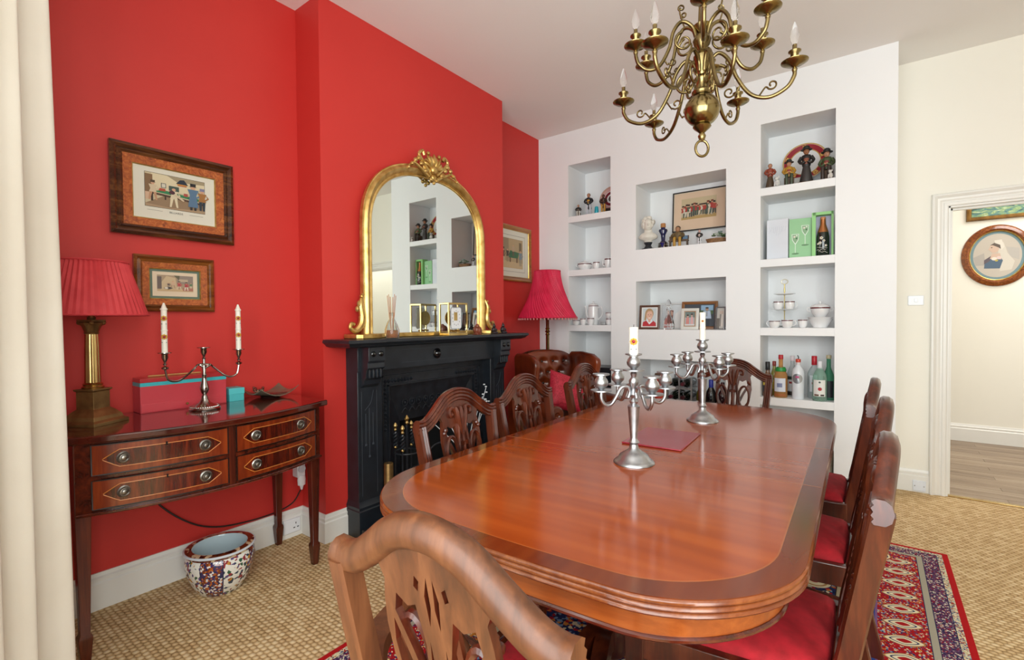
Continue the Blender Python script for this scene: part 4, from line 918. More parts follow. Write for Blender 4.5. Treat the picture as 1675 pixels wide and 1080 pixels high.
def critter(name, label, loc, col, kind, s=1.0, rz=0.0):
    t = thing(name, label, 'ornament', loc, rz)
    m = M()
    if kind == 'sheep':
        m.ball((0, 0, 0.035*s), (0.028*s, 0.026*s, 0.034*s)); m.ball((0.012*s, -0.008*s, 0.062*s), (0.018*s, 0.015*s, 0.018*s)); m.ball((0.02*s, 0.012*s, 0.03*s), (0.014*s, 0.02*s, 0.03*s))
        for y in (-0.015, 0.015): m.ball((0.015*s, y*s, 0.008*s), (0.02*s, 0.012*s, 0.008*s), 8, 6)
    else:
        m.ball((0, 0, 0.032*s), (0.020*s, 0.020*s, 0.030*s)); m.ball((0.006*s, 0, 0.068*s), (0.014*s, 0.013*s, 0.016*s)); m.ball((0.004*s, 0, 0.086*s), (0.006*s, 0.006*s, 0.008*s), 8, 6)
        for y in (-1, 1):
            m.ball((0.018*s, y*0.014*s, 0.012*s), (0.020*s, 0.012*s, 0.010*s), 8, 6); m.tube(cr([(0, y*0.018*s, 0.052*s), (0.012*s, y*0.028*s, 0.035*s), (0.022*s, y*0.014*s, 0.028*s)], 4), 0.006*s, 6)
    m.obj('body', plain(col, 0.35), t, smooth=60)
    M().box((-0.022*s, -0.024*s, -0.0005), (0.03*s, 0.024*s, 0.006*s)).obj('base', plain(col, 0.45), t, bevel=0.001)
    return t
critter('carved_creature', 'small reddish-brown carved crouching figure on the mantel shelf', (0.43, 2.62, 1.131), '#7a3b26', 'sheep', 0.95)
critter('buddha_figurine', 'small dark seated figurine on the mantel shelf nearer the mirror', (0.425, 2.818, 1.131), '#241216', 'sit', 0.85)
critter('buddha_figurine', 'small dark seated figurine at the far end of the mantel shelf', (0.425, 2.925, 1.131), '#20141a', 'sit', 0.88)

# ------------------------------------------------------------------ leather wing armchair, cushion and floor lamp
ac = thing('wing_armchair', 'buttoned tan leather wing armchair in the alcove corner', 'armchair', (0.735, 3.375, 0), atan2(-0.43, 0.90)-pi/2)
btn = []
for r_, z in enumerate((0.88, 0.79, 0.70, 0.61)):
    for k in range(4 if r_ % 2 == 0 else 3): btn.append(((-0.165+0.11*k) if r_ % 2 == 0 else (-0.11+0.11*k), z))
m = M(); nu, nz_ = 40, 40; G = []
for j in range(nz_+1):
    row = []
    for i in range(nu+1):
        x = -0.25+0.5*i/nu; v = j/nz_; zt = 0.975-0.10*(x/0.25)**4*0.4-0.02*(x/0.25)**2; z = 0.44+(zt-0.44)*v
        y = -0.27-(z-0.44)*0.10; d = 0.03*(1-(abs(x)/0.25)**6)*(1-max(0, (v-0.9)/0.1)**2)
        for bxx, bz in btn:
            q = ((x-bxx)**2+(z-bz)**2)/(0.030**2); d -= 0.034*math.exp(-q)
        row.append(Vector((x, y+d, z)))
    G.append(row)
bk_ = [[Vector((p.x, -0.345-(p.z-0.44)*0.12, p.z)) for p in r] for r in G]
m.rings([a+list(reversed(b)) for a, b in zip(G, bk_)]); m.obj('buttoned_back', LEATHER, ac, smooth=60)
for bxx, bz in btn: M().ball((bxx, -0.27-(bz-0.44)*0.10+0.0, bz), (0.010, 0.007, 0.010), 10, 6).obj('button', plain('#1d0d08', 0.3), ac)
for sg in (-1, 1):
    m = M(); R = []
    out = [(-0.345, 0.50), (-0.365, 0.93), (-0.33, 0.955), (-0.20, 0.960), (-0.06, 0.945), (0.015, 0.905), (0.02, 0.86), (-0.01, 0.76), (0.02, 0.66), (0.05, 0.60), (0.05, 0.50)]
    for th in (0.0, 0.055):
        R.append([Vector((sg*(0.245+th+0.10*max(0, (y+0.30))*0.6), y, z)) for y, z in out])
    m.rings(R); m.obj('wing', LEATHER, ac, bevel=0.02, seg=4, smooth=60)
    m = M(); m.tube([(sg*0.345, -0.27, 0.575), (sg*0.345, 0.36, 0.565)], 0.062, 20); m.box((sg*0.345-0.045, -0.30, 0.14), (sg*0.345+0.045, 0.35, 0.57)); m.obj('arm', LEATHER, ac, bevel=0.006)
    M().lathe([(0.056, 0), (0.050, 0.008), (0.022, 0.010), (0.014, 0.004), (0.001, 0.004)], 24, (sg*0.345, 0.36, 0.565), 'y', cap=False).obj('arm_scroll', LEATHER, ac)
    for y in (-0.28, 0.30): M().lathe([(0.014, 0), (0.022, 0.06), (0.026, 0.14)], 12, (sg*0.33, y, 0)).obj('leg', MAHOGZ, ac)
M().box((-0.30, -0.33, 0.14), (0.30, 0.34, 0.36)).obj('seat_base', LEATHER, ac, bevel=0.01)
M().box((-0.285, -0.235, 0.36), (0.285, 0.365, 0.475)).obj('seat_cushion', LEATHER, ac, bevel=0.03, seg=4)
cu = thing('throw_cushion', 'red damask cushion leaning in the leather armchair', 'cushion', (0.675, 3.42, 0.480), 0)
m = M(); n = 14; T_, Bm = [], []
for j in range(n+1):
    a, b = [], []
    for i in range(n+1):
        u, v = i/n*2-1, j/n*2-1; hgt = 0.062*(max(0, (1-u**4)*(1-v**4)))**0.5+0.002; pin = 1-0.05*(1-abs(u*v))
        a.append(Vector((u*0.165*pin, -hgt, v*0.155*pin))); b.append(Vector((u*0.165*pin, hgt, v*0.155*pin)))
    T_.append(a); Bm.append(b)
m.rings([p+list(reversed(q)) for p, q in zip(T_, Bm)])
t_ = NT('damask'); nz = t_.n('ShaderNodeTexNoise', {'Vector': t_.co('Object'), 'Scale': 45.0, 'Detail': 3.0, 'Distortion': 1.5})
cob = m.obj('cover', t_.set(col=t_.ramp(nz.outputs[0], [(0.42, '#a3162a'), (0.55, '#c02a40')]), rough=0.6), cu, smooth=60)
cob.location = (0.03, -0.02, 0.165); cob.rotation_euler = (rad(-24), rad(18), rad(58))
fl = thing('floor_lamp', 'brass floor lamp with flared crimson pleated shade behind the armchair', 'lamp', (0.285, 3.775, 0), rad(20))
M().lathe([(0.13, 0), (0.135, 0.012), (0.10, 0.025), (0.04, 0.04), (0.022, 0.06)], 32).obj('base', BRASSB, fl)
M().lathe([(0.016, 0.05), (0.016, 0.55), (0.024, 0.56), (0.014, 0.57), (0.024, 0.585), (0.016, 0.60), (0.016, 1.09), (0.022, 1.10), (0.013, 1.11), (0.024, 1.125), (0.013, 1.14), (0.022, 1.15), (0.015, 1.16), (0.014, 1.34), (0.006, 1.35), (0.006, 1.66)], 20).obj('pole', BRASSB, fl, smooth=40)
CRIM = noisy('crimson_silk', '#c2163c', '#d8224c', 10, 0.55)
pr_ = []
for i in range(10):
    t = i/9; r = 0.120+0.150*(1-t)**1.7; pr_.append((r, 1.250+0.425*t, 0.6+0.4*t, 1.1*(1-t)*0.9))
shade(pr_, 120, 0.028, 0.01, seed=4).obj('lamp_shade', CRIM, fl, smooth=12)
m = M()
for k in range(52):
    a = 2*pi*k/52; m.lathe([(0.002, -0.022), (0.006, -0.016), (0.004, 0)], 6, (0.268*cos(a), 0.268*sin(a), 1.252))
o = m.obj('fringe', plain('#d98a86', 0.6), fl); o['kind'] = 'stuff'
M().tube([(0.270*cos(a), 0.270*sin(a), 1.252) for a in [2*pi*i/60 for i in range(60)]], 0.006, 6, True).obj('lower_trim', CRIM, fl)
M().tube([(0.121*cos(a), 0.121*sin(a), 1.676) for a in [2*pi*i/40 for i in range(40)]], 0.004, 6, True).obj('upper_trim', CRIM, fl)

# ------------------------------------------------------------------ rug
RW, RL = 0.957, 1.42
rg = M().box((-RW, -RL, 0), (RW, RL, 0.009)).obj('persian_rug', mat_rug(RW, RL), smooth=0, bevel=0.002)
rg.location = (2.027, 1.925, 0.0005); rg.rotation_euler = (0, 0, 0)
tag(rg, 'red and navy patterned oriental rug under the dining table', 'rug')
RZ = 0.0098

# ------------------------------------------------------------------ dining table
TZ = 0.760; TC = (2.016, 1.838); TROT = rad(1.2)
dt = thing('dining_table', 'long polished mahogany dining table with rounded ends and crossbanded edge', 'table', (TC[0], TC[1], 0), TROT)
def tout(inset, n=96):
    a, b = 0.545-inset, 1.040-inset; out = []
    r = 0.27-inset*0.6; bow = 0.035
    pts = []
    for cx, cy, a0 in ((a-r, b-r-bow, 0), (-a+r, b-r-bow, pi/2), (-a+r, -b+r+bow, pi), (a-r, -b+r+bow, 1.5*pi)):
        for i in range(17):
            t = a0+pi/2*i/16; pts.append((cx+r*cos(t), cy+r*sin(t)))
    res = []
    for i, p in enumerate(pts):
        q = pts[(i+1) % len(pts)]; L = sqrt((p[0]-q[0])**2+(p[1]-q[1])**2); k = max(1, int(L/0.05))
        for j in range(k): res.append((p[0]+(q[0]-p[0])*j/k, p[1]+(q[1]-p[1])*j/k))
    fin = []
    for (x, y) in res:
        s_ = max(0.0, (abs(y)-(b-r-bow))/r); fin.append((x, y+math.copysign(bow*(1-(x/a)**2)*min(1, s_), y)))
    return fin
SE1, SE2 = -0.232, 0.240
secs = [(-9, SE1), (SE1, SE2), (SE2, 9)]
for y0, y1 in secs:
    def cl(ins): return clip(clip(tout(ins), 1, y0+0.0003, False), 1, y1-0.0003, True)
    lf = M().prism(cl(0.004), TZ-0.034, TZ-0.0004).obj('top_leaf', BAND, dt, smooth=0)
    M().prism(cl(0.052), TZ-0.004, TZ-0.0002).obj('string_line', plain('#98501f', 0.2, coat=0.3), lf, smooth=0)
    M().prism(cl(0.0545), TZ-0.004, TZ).obj('field_veneer', TABLE, lf, smooth=0)
for sy in (SE1, SE2): M().box((-0.538, sy-0.0009, TZ-0.004), (0.538, sy+0.0009, TZ+0.0002)).obj('leaf_joint', plain('#8f5a34', 0.3, coat=0.3), dt)
m = M(); R = []
for ins, z in ((0.006, TZ-0.001), (0.001, TZ-0.004), (0.0, TZ-0.008), (0.002, TZ-0.0115), (0.005, TZ-0.013), (0.0015, TZ-0.0145), (0.0, TZ-0.019), (0.002, TZ-0.0225), (0.005, TZ-0.024), (0.0015, TZ-0.0255), (0.0, TZ-0.030), (0.003, TZ-0.034), (0.012, TZ-0.037), (0.05, TZ-0.037)):
    R.append([Vector((x, y, z)) for x, y in tout(ins)])
m.rings(R, cap=False); m.obj('reeded_edge', EDGE, dt, smooth=50)
m = M(); m.rings([[Vector((x, y, z)) for x, y in tout(i)] for i, z in ((0.042, TZ-0.036), (0.042, TZ-0.097))], cap=False); m.rings([[Vector((x, y, z)) for x, y in tout(i)] for i, z in ((0.07, TZ-0.097), (0.07, TZ-0.036))], cap=False); m.obj('apron', APRON, dt, smooth=40)
m = M(); m.tube([(x, y, TZ-0.099) for x, y in tout(0.042)], 0.006, 8, True); m.obj('apron_bead', MAHOG, dt)
for yc in (-0.435, 0.52):
    m = M(); m.lathe([(0.20, 0.655), (0.20, 0.69), (0.06, 0.66), (0.055, 0.62), (0.04, 0.60), (0.048, 0.585), (0.040, 0.57), (0.055, 0.52), (0.072, 0.45), (0.066, 0.39), (0.045, 0.35), (0.058, 0.335), (0.062, 0.30), (0.060, 0.22), (0.04, 0.20)], 32, (0, yc, 0)); pd = m.obj('pedestal', CHAIR, dt, smooth=45)
    for a in (78, 102, 258, 282):
        a = rad(a); dv = Vector((cos(a), sin(a), 0))
        path = cr([Vector((0, yc, 0.27))+dv*0.03, Vector((0, yc, 0.275))+dv*0.11, Vector((0, yc, 0.17))+dv*0.24, Vector((0, yc, 0.045))+dv*0.345], 8)
        m = M(); m.sweep(path, [(-0.03, -0.022), (-0.03, 0.022), (0.03, 0.022), (0.034, 0.012), (0.028, 0.006), (0.034, 0.0), (0.028, -0.006), (0.034, -0.012), (0.03, -0.022)], (-sin(a), cos(a), 0)); lg = m.obj('pedestal_leg', CHAIR, pd, smooth=30)
        M().cbox((0, 0, 0), (0.06, 0.045, 0.062)).obj('brass_toe_cap', BRASSB, lg, bevel=0.006)
        c_ = lg.children[0]; c_.location = Vector((0, yc, 0.0415))+dv*0.355; c_.rotation_euler = (0, 0, a)

# ------------------------------------------------------------------ dining chairs
def bkp(x, z, dy=0.0): return Vector((x, -0.213-(z-0.45)*0.17+dy, z))
rail_pts = [(-0.2225, 0.848), (-0.198, 0.846), (-0.165, 0.856), (-0.122, 0.884), (-0.064, 0.924), (0, 0.9375), (0.064, 0.924), (0.122, 0.884), (0.165, 0.856), (0.198, 0.846), (0.2225, 0.848)]
def splat_mesh():
    def mir(p): return [(-x, z) for x, z in reversed(p)]
    half = [(0.046, 0.47), (0.052, 0.53), (0.060, 0.60), (0.082, 0.66), (0.102, 0.72), (0.108, 0.77), (0.104, 0.815), (0.098, 0.845), (0.112, 0.875), (0.06, 0.908), (0.0, 0.920)]
    outl = half+[(-x, z) for x, z in reversed(half[:-1])]
    L = [outl]
    H2 = [[(0.008, 0.49), (0.018, 0.49), (0.024, 0.60), (0.021, 0.71), (0.015, 0.775), (0.010, 0.70), (0.013, 0.655), (0.006, 0.62)],
          [(0.027, 0.49), (0.038, 0.49), (0.047, 0.58), (0.041, 0.625), (0.032, 0.60)],
          [(0.034, 0.66), (0.058, 0.650), (0.084, 0.69), (0.094, 0.745), (0.090, 0.783), (0.062, 0.728)],
          [(0.030, 0.69), (0.055, 0.745), (0.084, 0.798), (0.076, 0.828), (0.054, 0.816), (0.036, 0.824), (0.024, 0.765)],
          [(0.010, 0.80), (0.014, 0.845), (0.006, 0.875), (0.004, 0.83)], [(0.026, 0.848), (0.034, 0.853), (0.030, 0.870), (0.022, 0.864)]]
    for h in H2: L.append(h); L.append(mir(h))
    me = curve2d('splat', L, 0.013)
    for v in me.vertices: v.co = bkp(v.co.x, v.co.z, v.co.y)
    me.materials.clear(); me.materials.append(CHAIR); me.materials.append(CHAIRB)
    for p in me.polygons: p.material_index = 1 if p.normal.y < -0.5 else 0; p.use_smooth = False
    return me
SPLAT = splat_mesh()
def make_chair(carver=False):
    t = thing('dining_chair', 'x', 'chair', (0, 0, 0))
    ax_ = Vector((0, 1, 0)).cross(Vector((1, 0, 0)))
    path = [bkp(p.x, p.z) for p in cr([(x, 0, z) for x, z in rail_pts], 6)]
    k = 1.0
    prof = [(-0.024, 0.012), (-0.019, 0.016), (-0.013, 0.012), (-0.007, 0.017), (0.0, 0.013), (0.007, 0.017), (0.013, 0.012), (0.020, 0.016), (0.025, 0.009), (0.024, -0.006), (0.016, -0.016), (0.0, -0.020), (-0.016, -0.016), (-0.024, -0.006)]
    m = M(); m.sweep(path, [(-a, b) for a, b in prof], (0, 1, 0)); m.obj('top_rail', [CHAIR] if not carver else [CHAIRB], t, smooth=50)
    for sg in (-1, 1):
        pts = cr([bkp(sg*0.2045, 0.846), bkp(sg*0.194, 0.70), bkp(sg*0.181, 0.55), Vector((sg*0.172, -0.212, 0.43)), Vector((sg*0.170, -0.222, 0.25)), Vector((sg*0.166, -0.275, 0.0))], 5)
        m = M(); m.sweep(pts, [(-0.018, -0.019), (-0.012, -0.023), (0.012, -0.023), (0.018, -0.019), (0.018, 0.014), (0.010, 0.018), (0.005, 0.014), (0.0, 0.018), (-0.005, 0.014), (-0.010, 0.018), (-0.018, 0.014)], (0, 1, 0)); m.v = [(x_, y_, max(z_, 0.0) if z_ > 0.02 else 0.0) for x_, y_, z_ in m.v]; m.obj('back_stile', CHAIR if not carver else CHAIRB, t, smooth=30)
        m = M(); R = []
        for z, h in ((0.44, 0.024), (0.0, 0.019)): R.append([Vector((sg*0.222+a*h, 0.205+b*h, z)) for a, b in ((-1, -1), (0, -0.85), (1, -1), (1, 1), (0.4, 0.85), (0, 1), (-0.4, 0.85), (-1, 1))])
        m.rings(R); m.obj('leg', CHAIR, t, bevel=0.002)
        m = M(); m.prism([(sg*0.172, -0.20), (sg*0.197, -0.205), (sg*0.245, 0.20), (sg*0.222, 0.20)], 0.385, 0.452); m.obj('side_rail', CHAIR, t, bevel=0.003)
        m = M(); m.tube([(sg*0.172, -0.225, 0.16), (sg*0.222, 0.2, 0.16)], 0.011, 6); m.obj('stretcher', CHAIR, t)
    M().box((-0.245, 0.190, 0.385), (0.245, 0.230, 0.452)).obj('front_rail', CHAIR, t, bevel=0.003)
    M().box((-0.18, -0.228, 0.385), (0.18, -0.198, 0.475)).obj('rear_rail', CHAIR, t, bevel=0.003)
    M().tube([(-0.195, -0.01, 0.16), (0.195, -0.01, 0.16)], 0.011, 6).obj('cross_stretcher', CHAIR, t)
    m = M(); R = []
    for ins, z in ((0.0, 0.43), (0.0, 0.455), (0.006, 0.466), (0.022, 0.477), (0.06, 0.485), (0.12, 0.489)):
        R.append([Vector((x*(1-ins/0.25), y*(1-ins/0.22)+0.0, z)) for x, y in ((-0.170, -0.19), (-0.08, -0.195), (0.08, -0.195), (0.170, -0.19), (0.20, 0.0), (0.219, 0.18), (0.20, 0.187), (0.0, 0.188), (-0.20, 0.187), (-0.219, 0.18), (-0.20, 0.0))])
    m.rings(R); m.obj('seat', VELVET, t, smooth=60)
    sp = bpy.data.objects.new('splat', SPLAT); COL.objects.link(sp); sp.parent = t
    # carved relief on the front
    m = M(); y = 0.010
    for sg in (-1, 1):
        m.tube([bkp(sg*(0.066+0.030*cos(a)), 0.722+0.066*sin(a), y) for a in [2*pi*i/22 for i in range(22)]], 0.0075, 6, True)
        m.tube(cr([bkp(sg*0.016, 0.50, y), bkp(sg*0.024, 0.62, y), bkp(sg*0.028, 0.73, y), bkp(sg*0.018, 0.83, y)], 5), 0.0075, 6)
        m.tube(cr([bkp(sg*0.046, 0.50, y), bkp(sg*0.056, 0.60, y), bkp(sg*0.070, 0.66, y)], 5), 0.007, 6)
        m.tube(cr([bkp(sg*0.010, 0.835, y), bkp(sg*0.034, 0.885, y), bkp(sg*0.058, 0.882, y), bkp(sg*0.056, 0.862, y), bkp(sg*0.044, 0.866, y)], 5), 0.0085, 6)
        for (x, z) in ((0.084, 0.640), (0.077, 0.622), (0.089, 0.620), (0.081, 0.604), (0.090, 0.655), (0.078, 0.588), (0.098, 0.805), (0.090, 0.815)): m.ball(bkp(sg*x, z, y), 0.0085, 7, 5)
    m.obj('carved_loops', CHAIR, t)
    m = M()
    m.tube(cr([bkp(0, 0.49, y), bkp(0, 0.60, y), bkp(0, 0.72, y), bkp(0, 0.80, y)], 5), [0.008+0.003*(i % 5 == 0) for i in range(16)], 6)
    for dx in (-0.018, 0, 0.018): m.tube(cr([bkp(dx*0.3, 0.79, y), bkp(dx, 0.84, y+0.004), bkp(dx*1.5, 0.893, y+0.006)], 5), [0.007, 0.008, 0.009, 0.0095, 0.01, 0.011, 0.012, 0.012, 0.012, 0.010, 0.006], 6)
    m.cbox(bkp(0, 0.755, y), (0.04, 0.014, 0.016)); m.obj('carved_plume', CHAIR, t)
    if carver:
        for sg in (-1, 1):
            p = cr([bkp(sg*0.190, 0.64), Vector((sg*0.235, -0.20, 0.645)), Vector((sg*0.283, -0.11, 0.636)), Vector((sg*0.295, -0.03, 0.622)), Vector((sg*0.285, 0.03, 0.610)), Vector((sg*0.272, 0.055, 0.596))], 6)
            m = M(); m.sweep(p, [(-0.016, -0.022), (-0.016, 0.022), (0.004, 0.026), (0.016, 0.014), (0.018, 0.0), (0.016, -0.014), (0.004, -0.026)], (0, 0, 1) if False else (sg, 0.0, 0)); a = m.obj('arm', CHAIRB, t, smooth=50)
            m = M(); m.tube(cr([(sg*0.225, 0.03, 0.42), (sg*0.245, 0.035, 0.50), (sg*0.285, 0.005, 0.56), (sg*0.288, 0.01, 0.612)], 6), 0.018, 8); m.obj('arm_support', CHAIRB, a, smooth=50)
    return t
base_chair = make_chair(); used = [False]
def place(x, y, rz, label):
    if not used[0]: o = base_chair; used[0] = True
    else: o = copy_tree(base_chair)
    o.location = (x, y, RZ); o.rotation_euler = (0, 0, rz); o['label'] = label; o['group'] = 'dining chairs around the table'
place(1.675, 1.41, -pi/2+rad(2), 'carved mahogany dining chair on the fireplace side, nearest the camera')
place(1.605, 1.945, -pi/2, 'carved mahogany dining chair on the fireplace side, middle of the three')
place(1.580, 2.60, -pi/2, 'carved mahogany dining chair beside the leather armchair, farthest of the three')
place(2.405, 1.41, pi/2, 'carved mahogany dining chair on the doorway side, nearest the camera')
place(2.412, 2.03, pi/2, 'carved mahogany dining chair on the doorway side, middle of the three')
place(2.385, 2.64, pi/2, 'carved mahogany dining chair on the doorway side, nearest the white shelves')
place(1.950, 3.12, pi, 'carved mahogany dining chair at the far end of the table before the niches')
nc = make_chair(True); nc.name = 'carver_chair'
nc.location = (2.197, 0.775, RZ); nc['label'] = 'carver armchair with pierced back seen from behind at the near table end'; nc['group'] = 'dining chairs around the table'

# ------------------------------------------------------------------ chandelier
ch = thing('chandelier', 'brass twelve-arm chandelier with scrolled arms hanging over the table', 'chandelier', (2.105, 2.105, 0))
BR2 = noisy('chandelier_brass', '#6f6040', '#a08d5f', 12, 0.26, 1.0)
M().lathe([(0.004, 1.955), (0.012, 1.965), (0.016, 1.978), (0.010, 1.990), (0.018, 1.998), (0.030, 2.008), (0.036, 2.016), (0.032, 2.022)], 28).obj('bottom_finial', BR2, ch, smooth=50)
M().ball((0, 0, 2.083), (0.069, 0.069, 0.066), 40, 24).obj('globe', noisy('globe_brass', '#857650', '#a39163', 5, 0.2, 1.0), ch, smooth=60)
M().tube([(0.026*cos(a)*0.8, 0.026*cos(a)*0.6, 1.928+0.032*sin(a)) for a in [2*pi*i/32 for i in range(32)]], 0.0055, 10, True).obj('pull_ring', BR2, ch)
M().lathe([(0.034, 2.143), (0.040, 2.150), (0.040, 2.158), (0.026, 2.168), (0.022, 2.20), (0.030, 2.212), (0.018, 2.225), (0.024, 2.255), (0.032, 2.285), (0.034, 2.30), (0.022, 2.31), (0.016, 2.325), (0.030, 2.345), (0.036, 2.365), (0.028, 2.385), (0.014, 2.395), (0.030, 2.415), (0.034, 2.425), (0.016, 2.435), (0.013, 2.50), (0.020, 2.53), (0.024, 2.55), (0.014, 2.57), (0.012, 2.62)], 32).obj('baluster_stem', BR2, ch, smooth=45)
m = M(); m.lathe([(0.004, 2.62), (0.004, 2.98)], 10)
m.obj('suspension_rod', BR2, ch)
M().lathe([(0.01, 2.95), (0.05, 2.985), (0.06, 3.0175)], 28).obj('ceiling_rose', BR2, ch)
# parts shared by all arms: drip pan, candle socket, bulb (built once, linked)
PAN = M().lathe([(0.008, -0.022), (0.010, -0.014), (0.006, -0.008), (0.016, 0.0), (0.034, 0.005), (0.046, 0.012), (0.047, 0.015), (0.034, 0.009), (0.012, 0.006)], 28)
SOC = M().lathe([(0.010, 0.004), (0.016, 0.012), (0.012, 0.018), (0.014, 0.022), (0.014, 0.044), (0.022, 0.050), (0.022, 0.054), (0.012, 0.056), (0.008, 0.060), (0.008, 0.078)], 20)
BUL = M().lathe([(0.006, 0.076), (0.011, 0.086), (0.0155, 0.104), (0.0145, 0.120), (0.009, 0.142), (0.004, 0.158), (0.001, 0.164)], 16)
BULBM = plain('#ffffff', 0.05, trans=0.95, ior=1.2)
low = [(-0.335, -0.013), (-0.314, 0.306), (0.073, 0.303), (0.321, 0.067), (0.173, -0.226), (-0.057, -0.378)]
upp = [(-0.225, -0.141), (-0.251, 0.041), (0.194, 0.169), (0.252, -0.076), (0.083, -0.277), (-0.03, 0.25)]
first = {}
def cup(parent, x, y, z):
    loc = Vector((x, y, z))
    for nm, mb, mt in (('drip_pan', PAN, BR2), ('candle_socket', SOC, BR2), ('bulb', BUL, BULBM)):
        if nm not in first:
            o = mb.obj(nm, mt, parent, smooth=60); o.location = loc; first[nm] = o
        else: link_mesh(first[nm], nm, parent, loc)
def spiral(c, u, v, r0, r1, turns, a0, n=22):
    return [c+(u*cos(a0+turns*2*pi*i/n)+v*sin(a0+turns*2*pi*i/n))*(r0+(r1-r0)*i/n) for i in range(n+1)]
for tier, pts_, zc in (('lower', low, 2.19), ('upper', upp, 2.345)):
    for (x, y) in pts_:
        R_ = sqrt(x*x+y*y); u = Vector((x/R_, y/R_, 0)); up = Vector((0, 0, 1)); k = R_/0.34
        def P(r, z): return u*r+up*z
        if tier == 'lower':
            path = [P(0.022, 2.235), P(0.032, 2.275), P(0.066*k, 2.300), P(0.105*k, 2.262), P(0.135*k, 2.185), P(0.185*k, 2.112), P(0.250*k, 2.088), P(0.312*k, 2.112), P(0.338*k, 2.150), P(R_, 2.176)]
        else:
            k = R_/0.26
            path = [P(0.022, 2.375), P(0.040, 2.425), P(0.080*k, 2.445), P(0.112*k, 2.405), P(0.128*k, 2.340), P(0.165*k, 2.272), P(0.210*k, 2.256), P(0.246*k, 2.280), P(0.258*k, 2.310), P(R_, 2.332)]
        arm = M().tube(cr(path, 7), 0.0076, 8).obj('arm', BR2, ch, smooth=60)
        m = M()
        if tier == 'lower':
            m.tube(spiral(P(0.062*k, 2.205), u, up, 0.045, 0.012, -1.25, rad(80)), [0.0066-0.00017*i for i in range(23)], 7)
            m.obj('scroll', BR2, arm, smooth=60); m = M()
            m.tube(cr([P(0.215*k, 2.098), P(0.235*k, 2.125)]+spiral(P(0.262*k, 2.135), u, up, 0.020, 0.006, 1.1, rad(200), 12), 4), 0.0034, 6)
            m.obj('tendril', BR2, arm, smooth=60); m = M()
            m.tube(cr([P(0.150*k, 2.160), P(0.125*k, 2.120)]+spiral(P(0.105*k, 2.135), u, up, 0.022, 0.006, -1.1, rad(-40), 12), 4), 0.0034, 6)
            m.obj('tendril', BR2, arm, smooth=60)
        else:
            m.tube(spiral(P(0.070*k, 2.365), u, up, 0.040, 0.010, -1.3, rad(80)), [0.0062-0.00015*i for i in range(23)], 7)
            m.obj('scroll', BR2, arm, smooth=60); m = M()
            m.tube(cr([P(0.075*k, 2.445), P(0.085*k, 2.475)]+spiral(P(0.080*k, 2.500), u, up, 0.014, 0.005, 1.2, rad(-60), 12), 4), 0.0034, 6)
            m.obj('tendril', BR2, arm, smooth=60); m = M()
            m.tube(cr([P(0.150*k, 2.300), P(0.135*k, 2.275)]+spiral(P(0.115*k, 2.285), u, up, 0.016, 0.005, -1.1, rad(-20), 12), 4), 0.0032, 6)
            m.obj('tendril', BR2, arm, smooth=60)
        cup(arm, x, y, zc)
M().lathe([(0.012, 0), (0.035, 0.012), (0.046, 0.022), (0.030, 0.016), (0.012, 0.012)], 28, (0, 0, 2.515)).obj('top_dish', BR2, ch, smooth=60)

# ------------------------------------------------------------------ pewter candelabra, mat
def table_candelabrum(label, loc, rotz, s=1.0, r=0.118):
    t = thing('candelabrum', label, 'candelabrum', loc, rotz, 'five-light candelabra on the dining table')
    M().lathe([(0.066*s, 0), (0.066*s, 0.004*s), (0.060*s, 0.010*s), (0.052*s, 0.014*s), (0.046*s, 0.026*s), (0.030*s, 0.036*s), (0.016*s, 0.046*s), (0.0125*s, 0.062*s)], 40).obj('foot', SILVER, t, smooth=45)
    M().lathe([(0.012*s, 0.060*s), (0.018*s, 0.068*s), (0.012*s, 0.076*s), (0.011*s, 0.082*s), (0.019*s, 0.178*s), (0.020*s, 0.186*s), (0.010*s, 0.192*s), (0.015*s, 0.202*s), (0.008*s, 0.212*s), (0.014*s, 0.224*s), (0.009*s, 0.234*s), (0.009*s, 0.246*s), (0.015*s, 0.260*s), (0.016*s, 0.270*s), (0.008*s, 0.282*s), (0.011*s, 0.292*s), (0.007*s, 0.298*s)], 28).obj('stem', SILVER, t, smooth=45)
    def socket(parent, x, y, z):
        M().lathe([(0.006*s, 0), (0.034*s, 0.004*s), (0.034*s, 0.008*s), (0.010*s, 0.008*s)], 28, (x, y, z)).obj('drip_pan', SILVER, parent, smooth=45)
        M().lathe([(0.009*s, 0.008*s), (0.011*s, 0.012*s), (0.021*s, 0.022*s), (0.0225*s, 0.032*s), (0.019*s, 0.042*s), (0.014*s, 0.048*s), (0.014*s, 0.052*s), (0.027*s, 0.056*s), (0.027*s, 0.060*s), (0.013*s, 0.059*s)], 28, (x, y, z)).obj('candle_cup', SILVER, parent, smooth=45)
    socket(t, 0, 0, 0.298*s)
    for k in range(4):
        a = k*pi/2; u = Vector((cos(a), sin(a), 0)); up = Vector((0, 0, 1))
        P = lambda q, z: u*(q*s)+up*(z*s)
        p = cr([P(0.020, 0.214), P(0.014, 0.232), P(0.024, 0.250), P(0.046, 0.246), P(0.062, 0.220), P(0.080, 0.196), P(0.100, 0.194), P(r/s*0.99, 0.212), P(r/s, 0.238)], 6)
        am = M().tube(p, 0.0058*s, 8).obj('arm', SILVER, t, smooth=60)
        socket(am, u.x*r, u.y*r, 0.236*s)
    return t
table_candelabrum('pewter five-light candelabrum nearest the camera, on the table before the red mat', (2.045, 1.540, TZ+0.0005), YAW+rad(14), 1.0, 0.115)
table_candelabrum('pewter five-light candelabrum farther down the table behind the red mat', (2.045, 2.335, TZ+0.0005), YAW+rad(10), 1.05, 0.128)
